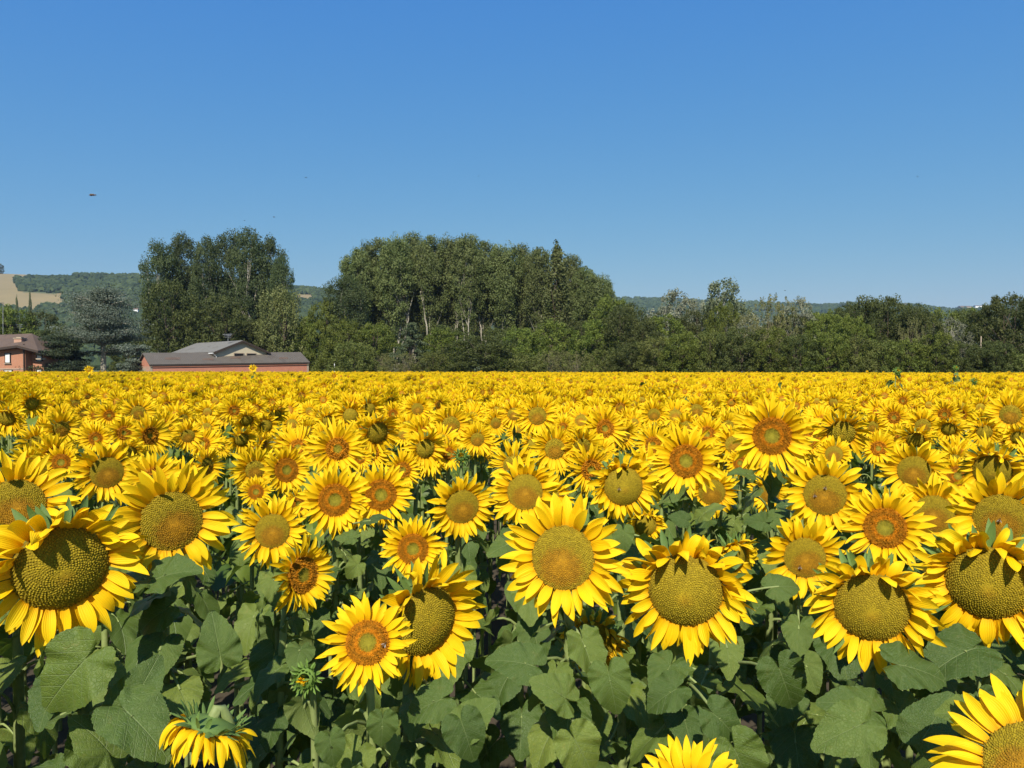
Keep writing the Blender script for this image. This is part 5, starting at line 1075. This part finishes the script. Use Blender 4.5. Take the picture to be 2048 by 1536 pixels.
def bud_plant(px, py, D, R, label, seed, lod=0, leaf_size=.10, n_leaf=9, tip=(0.05, -.9, .42)):
    rg = np.random.default_rng(seed); C = P(px, py, D); n = nrm(np.array(tip)); base = np.array([C[0], C[1] + .05, 0]); t = empty('sunflower', base); tag(t, label, 'sunflower')
    Rm = frame(n, UP); mb = MB(); g = Rm.T @ DOWN
    for k, (m_, al, r0, z0, L, W) in enumerate([(14, 1.45, .80, -.1, .75, .26), (15, 1.15, .95, -.2, .80, .22), (13, .45, 1.0, -.35, .85, .20), (11, -.25, .95, -.45, .8, .18)]):
        phi = (np.arange(m_) + rg.uniform(-.25, .25, m_)) / m_ * 2 * math.pi
        v, _, _ = blades(rg, phi, L * rg.uniform(.8, 1.15, m_), np.full(m_, W), al + rg.normal(0, .12, m_), np.full(m_, r0), np.full(m_, z0), np.full(m_, -.1 * k) + (1 - k) * .3, rg.uniform(-.1, .2, m_), g, 7, 3, cup=.5, tip=.5)
        if k == 0: v = v * np.array([1, 1, 1])
        mb.add(v.reshape(-1, 3), grid_faces(7, 3, m_))
    a = np.arange(20) / 20 * 2 * math.pi; prof = [(.55, .25), (.9, .05), (1.0, -.2), (.8, -.5), (.3, -.7), (.14, -.85)]
    mb.add([[r * math.cos(q), r * math.sin(q), z] for r, z in prof for q in a], grid_faces(len(prof), 20, closed=True))
    h = obj('bud', mb.mesh('bud', M['bud']), t, M4(Rm * R, C - base)); p_ = MB(); m_ = 22; phi = rg.uniform(0, 6.28, m_)
    v, _, u = blades(rg, phi, rg.uniform(.5, .8, m_), np.full(m_, .10), 1.5 + rg.normal(0, .2, m_), rg.uniform(.1, .55, m_), np.full(m_, .25), rg.normal(0, .3, m_), rg.normal(0, .1, m_), g, 5, 3)
    p_.add(v.reshape(-1, 3), grid_faces(5, 3, m_), uv=np.tile([[.5, .8]], (m_ * 15, 1))); obj('petals', p_.mesh('petals', M['petal']), h)
    st = MB(); back = C - base - n * R * .7; pts = bez([0, 0, -.05], [0, 0, back[2] * .8], back - n * .06 - UP * .03, back, 14); tube(st, pts, np.linspace(.010, .006, 14), 8)
    for S, A, mm, s in leaf_frames(rg, np.zeros(3), C - base, n_leaf, leaf_size, .05, .8):
        petiole(st, pts[int(np.argmin(np.abs(pts[:, 2] - S[2])))], A, mm[:, 1] / s, .0035); obj('leaf', leaf_bank(0 if lod == 0 else 1, int(rg.integers(0, 5))), t, M4(mm, A))
    obj('stem', st.mesh('stem', M['stem']), t); placed.append((C[0], C[1], px, py, 0, None, '')); return t
bud_plant(610, 1358, 1.32, .019, 'sunflower bud still closed, yellow just showing inside spiky green bracts, lower left', 81, tip=(-.1, -.95, .2))
bud_plant(922, 912, 2.95, .022, 'green half-open sunflower bud with spiky bracts beside the orange-ringed flower', 82, leaf_size=.08)
bud_plant(1795, 742, 11.0, .040, 'tall green unopened sunflower rising above the field in front of the hedge', 83, 1, .12)
bud_plant(1912, 735, 15.0, .038, 'second tall green bud stalk above the field, nearer the big dark oak', 84, 1, .12)
bud_plant(1948, 762, 13.0, .040, 'short dark green bud plant poking from the yellow far rows near the right', 85, 1, .12)

# ------------------------------------------------------------------ the rest of the field
rg = np.random.default_rng(42); sp_ = .300
gx, gy = np.meshgrid(np.arange(-110, 110, sp_), np.arange(-40, 150, sp_)); gx = gx.ravel() + rg.uniform(-.45, .45, gx.size) * sp_; gy = gy.ravel() + rg.uniform(-.45, .45, gy.size) * sp_
ca, sa = math.cos(.35), math.sin(.35); X = gx * ca - gy * sa; Y = gx * sa + gy * ca
edge = np.interp(X, [-100, -48, -20, 60, 100], [104, 101, 92, 67, 60])
ok = (Y > .75) & (Y < edge) & (np.abs(X) < .80 * Y + 1.6); X, Y = X[ok], Y[ok]
inview = np.abs(X) < .70 * Y + .05
pl = np.array([(a, b) for a, b, *_ in placed]); near = Y < 9
dmin = np.full(len(X), 9.0); dmin[near] = np.min(np.hypot(X[near][:, None] - pl[None, :, 0], (Y[near][:, None] - pl[None, :, 1])), 1)
keep = (dmin > np.where(Y < 5, .17, .16)) & ~(inview & (Y < 2.45)); X, Y, inview = X[keep], Y[keep], inview[keep]
Z = 1.612 + rg.normal(0, .042, len(X)) - .02 * (Y < 3.5) - .10 * smooth((Y - 8) / 35); RR = .0375 * rg.uniform(.78, 1.22, len(X)); YAW = rg.normal(8, 20, len(X)); NOD = np.clip(rg.normal(0, 15, len(X)), -28, 36)
Z = Z + (rg.uniform(0, 1, len(X)) < .03) * (Y > 12) * rg.uniform(.05, .16, len(X))
kd = np.array(list('ABC'))[np.where(NOD > 20, 2, np.where(rg.uniform(0, 1, len(X)) < .42, 0, 1))]; kd[(NOD > 18) & (kd == 'A')] = 'B'
order = np.argsort(Y + 1e3 * ~inview)
n_hand = len([1 for h in HAND]) + 8; n_ind = 300 - n_hand
def clear_of_hand(i):
    x, y = proj((X[i], Y[i], Z[i])); r = 1500 * .11 / Y[i]
    # keep a flower of the front rows from standing before one that the photograph shows
    return not any(Y[i] < b - .05 and math.hypot(x - px, y - py) < (S * .10 + r * .62) for a, b, px, py, S, _, _ in placed)
ind = []; gone = set()
for i in order:
    if len(ind) >= n_ind or not inview[i]: break
    x, y = proj((X[i], Y[i], Z[i]))
    if Y[i] < 6.5 and not clear_of_hand(i):
        Z[i] -= .11
        if not clear_of_hand(i): gone.add(i); continue
    if not (-60 < x < 2108): continue
    ind.append(i)
anchors = [p_ for p_ in placed if p_[5]]; used_l = set()
NAMES = {'A': 'sunflower with orange-ringed disc', 'B': 'gold-disced sunflower', 'C': 'nodding olive-disced sunflower'}
def rel_label(x, y, kind):
    c = sorted(anchors, key=lambda a: math.hypot(a[2] - x, a[3] - y))[:10]
    for a in c:
        dx, dy = x - a[2], y - a[3]
        if math.hypot(dx, dy) > 170: continue
        ang = math.degrees(math.atan2(-dy, dx)) % 360; k = int((ang + 22.5) // 45) % 8
        rel = ['right of', 'up and right of', 'above', 'up and left of', 'left of', 'down and left of', 'below', 'down and right of'][k]
        for near_ in ('just ', ''):
            l = f'{NAMES[kind]} {near_}{rel} {a[5]}'
            if l not in used_l: used_l.add(l); return l
    return None
for i in ind:
    C = np.array([X[i], Y[i], Z[i]]); x, y = proj(C); lab = rel_label(x, y, kd[i])
    grp = G1
    if lab is None:
        lab = {'A': 'small orange-eyed sunflower, one of many alike in the packed middle rows', 'B': 'small gold-eyed sunflower, one of many alike in the packed middle rows', 'C': 'small nodding olive sunflower, one of many alike in the packed middle rows'}[kd[i]]
        grp = {'A': 'orange-eyed sunflowers packed in the middle rows', 'B': 'gold-eyed sunflowers packed in the middle rows', 'C': 'nodding olive sunflowers packed in the middle rows'}[kd[i]]
    sunflower(C, pick_normal(C, YAW[i], NOD[i]), RR[i], str(kd[i]), 1, lab, grp, 7000 + int(i), n_leaf=10, leaf_size=.11, single_leaves=Y[i] < 3.3, top=.07, roll=float(rg.uniform(-25, 25)))
print('individual sunflowers', n_hand + len(ind), 'dropped', len(gone), 'farthest', Y[ind[-1]])

# all further rows as one mass, built from a few full plants of falling detail
def proto(kind, lod, seed, nod, yaw):
    rg = np.random.default_rng(seed); n = np.array([math.sin(R_(yaw)) * math.cos(R_(nod)), -math.cos(R_(yaw)) * math.cos(R_(nod)), -math.sin(R_(nod))]); Rm = frame(n, UP); g = Rm.T @ DOWN; R = .0375 if lod < 3 else .046
    a, b, c = head_meshes(kind, lod, seed, g, 1.62 if lod < 3 else 1.32); mb = MB(); mm = M4(Rm * R, -n * .005); mb.addmb(c, mm, 0); mb.addmb(b, mm, 1); mb.addmb(a, mm, 2)
    st = MB(); depth = -1.62 if lod < 3 else -.7; p0 = -n * .035
    if lod < 3: tube(st, bez([0, .08, depth], [0, .08, -.4], p0 - n * .07, p0, 5), .010, 4)
    else: tube(st, [[0, .05, depth], [0, .05, -.1], p0], .011, 3)
    mb.addmb(st, None, 3)
    C = np.array([0, 0, 1.62])
    for S, A, m_, s in leaf_frames(rg, np.array([0, .08, 0]), C, 5 if lod < 3 else 3, .135 if lod < 3 else .16, .10, .6 if lod < 3 else .42):
        lf = leaf_mb(rg, 2 if lod < 3 else 3, .3, .7); mb.addmb(lf, M4(m_, A - C), 4)
    return mb
mass = MB(); done = np.zeros(len(X), bool); done[ind] = True
for i in gone: done[i] = True
rg = np.random.default_rng(77)
def stamp(sel, lod, protos):
    idx = np.where(sel & ~done)[0]; pi = rg.integers(0, len(protos), len(idx))
    for k, pm in enumerate(protos):
        ii = idx[pi == k]; v, fs, uv, c = pm.arrays(); n = len(ii)
        if n == 0: continue
        face = np.arctan2(-X[ii], Y[ii]) * .75 + np.radians(rg.normal(5, 10, n)); s = RR[ii] / .0375
        cs, sn = np.cos(face), np.sin(face); q = np.zeros((n, len(v), 3))
        q[..., 0] = (v[None, :, 0] * cs[:, None] - v[None, :, 1] * sn[:, None]) * s[:, None] + X[ii][:, None]
        q[..., 1] = (v[None, :, 0] * sn[:, None] + v[None, :, 1] * cs[:, None]) * s[:, None] + Y[ii][:, None]
        q[..., 2] = v[None, :, 2] * s[:, None] + Z[ii][:, None]
        u2 = np.tile(uv, (n, 1)).reshape(n, -1, 2); u2[..., 0] += rg.integers(0, 40, n)[:, None]
        base = mass.nv; mass.v.append(q.reshape(-1, 3)); mass.uv.append(u2.reshape(-1, 2)); mass.c.append((c[None] * rg.uniform(.8, 1.1, (n, 1, 1))).reshape(-1, 3))
        for f, m_ in fs: mass.f.append(((f[None] + base + (np.arange(n) * len(v))[:, None, None]).reshape(-1, f.shape[1]), m_))
        mass.nv += n * len(v)
pr = lambda lod, ns: [proto('ABAB'[j % 4], lod, 50 + j * 3 + lod, [-8, 2, 10, 26][j % 4] + (j // 4) * 3, [-14, 10, 24, 4][(j * 3 + j // 4) % 4]) for j in range(ns)]
stamp(Y < 5, 1, pr(1, 4)); stamp((Y >= 5) & (Y < 17), 2, pr(2, 12)); stamp(Y >= 17, 3, pr(3, 12))
fm = obj('far_sunflowers', mass.mesh('far_sunflowers', [M['petal_far'], M['disc'], M['head'], M['stem'], M['leaf_far']]))
tag(fm, 'dense yellow mass of sunflowers reaching to the far edge of the field', kind='stuff')
print('mass faces', len(fm.data.polygons), 'plants', int((~done).sum()))

# ------------------------------------------------------------------ bees and other insects
M['bee'] = plain('bee_body', (0.16, 0.075, 0.02), .7, noise=500, c2=(0.03, 0.018, 0.01)); M['fly'] = plain('fly_body', (0.02, 0.02, 0.02), .5)
m, nt, out = mat_new('insect_wing'); N = NT(nt); a = N.n('ShaderNodeBsdfTransparent'); b = N.n('ShaderNodeBsdfPrincipled'); b.inputs['Base Color'].default_value = (.5, .48, .42, 1); b.inputs['Roughness'].default_value = .2
mx = N.n('ShaderNodeMixShader'); mx.inputs[0].default_value = .45; N.l(a.outputs[0], mx.inputs[1]); N.l(b.outputs[0], mx.inputs[2]); N.l(mx.outputs[0], out.inputs[0]); M['wing'] = m
def insect(name, pos, L, direction, up, label, group=None, bm='bee'):
    t = empty(name, pos); tag(t, label, 'insect', group); Rm = frame(nrm(up), nrm(direction)) ; Rm = Rm * L
    t.matrix_basis = Matrix([list(r) for r in M4(Rm, np.asarray(pos))]); b = MB(); z = np.linspace(-.5, .5, 17)
    r = .02 + .15 * np.exp(-((z + .20) / .19) ** 2) + .145 * np.exp(-((z - .12) / .10) ** 2) + .10 * np.exp(-((z - .38) / .075) ** 2); r[0] = r[-1] = .01
    tube(b, np.stack([z * 0, z, .02 * np.cos(z * 4)], 1), r, 12)
    for s in (-1, 1):
        for y0, y1 in ((.2, .42), (.1, .08), (0, -.28)): tube(b, [[s * .1, y0, -.03], [s * .26, (y0 + y1) / 2, .03], [s * .34, y1, -.16]], .014, 4)
        tube(b, [[s * .04, .44, .03], [s * .09, .54, .08], [s * .11, .62, .03]], .009, 4)
    obj('body', b.mesh('body', M[bm]), t)
    for s in (-1, 1):
        w = MB(); a = np.linspace(0, 2 * math.pi, 15)[:-1]
        w.add(np.stack([s * (.06 + .30 * (1 - np.cos(a)) * .5 + .02), .12 - .35 * (1 - np.cos(a)) * .5 + .11 * np.sin(a), .13 + .08 * (1 - np.cos(a)) * .5], 1), [list(range(14))]); obj('wing', w.mesh('wing', M['wing']), t)
def on_disc(i, dx, dy, L, label):
    x, y, S, DR, kind, yaw, nod, D = HAND[i][:8]; C = P(x, y, D); n = pick_normal(C, yaw, nod); R = S * DR * D / F / 2; Rm = frame(n, UP)
    r = math.hypot(dx, dy); p_ = C + Rm @ np.array([dx * R, dy * R, (dome_z(np.array([r]), kind)[0] - DOME[kind] * .5) * R + .0045]); insect('bee', p_, L, Rm @ nrm(np.array([.3 + dx, 1 - dy, 0])), n, label)
on_disc(18, .0, .35, .013, 'bee at the top of the orange heart of the sunflower with two bees')
on_disc(18, -.45, -.05, .013, 'bee left of the orange heart of the sunflower with two bees')
on_disc(24, -.05, -.05, .014, 'bee with pale wings on the wide sunflower near the right edge')
on_disc(19, -.25, -.45, .013, 'bee low on the brown disc above the pale leaf')
on_disc(13, -.3, -.05, .012, 'bee on the notched olive disc')
on_disc(8, .75, -.15, .012, 'bee at the rim of the low open-faced sunflower')
insect('bee', P(185, 390, 1.75), .0155, (1, .15, -.05), (0, -.3, 1), 'brown bee flying in the blue sky, largest flying insect')
for x, y, D, l in ((612, 355, 6.5, 'dark insect high in the sky above the cedar side poplars, topmost of three'), (548, 434, 6.0, 'dark insect in the sky just above the poplar clump'), (489, 441, 9.0, 'speck of an insect nearest the poplar clump summit'),
                   (957, 352, 9.0, 'speck of an insect alone in the sky above the long grove'), (1835, 353, 7.0, 'dark insect alone in the sky towards the right edge'), (1174, 217, 11.0, 'faintest insect speck, highest in the open sky'), (1570, 581, 8.0, 'dark insect speck just above the feathery tamarisk')):
    insect('fly', P(x, y, D), .019, (1, .4, .1), (.1, -.3, 1), l, bm='fly')

# ------------------------------------------------------------------ haze: one closed box of thin air
hz = MB(); box(hz, (-5600, -5600, -12), (5600, 5600, 300)); m, nt, out = mat_new('haze'); v = nt.nodes.new('ShaderNodeVolumePrincipled')
v.inputs['Color'].default_value = (.62, .78, 1.0, 1); v.inputs['Density'].default_value = 9.5e-5; v.inputs['Anisotropy'].default_value = .2; nt.links.new(v.outputs[0], out.inputs['Volume'])
h = obj('haze', hz.mesh('haze', m, False)); tag(h, 'thin blue summer haze over the hills', kind='stuff')
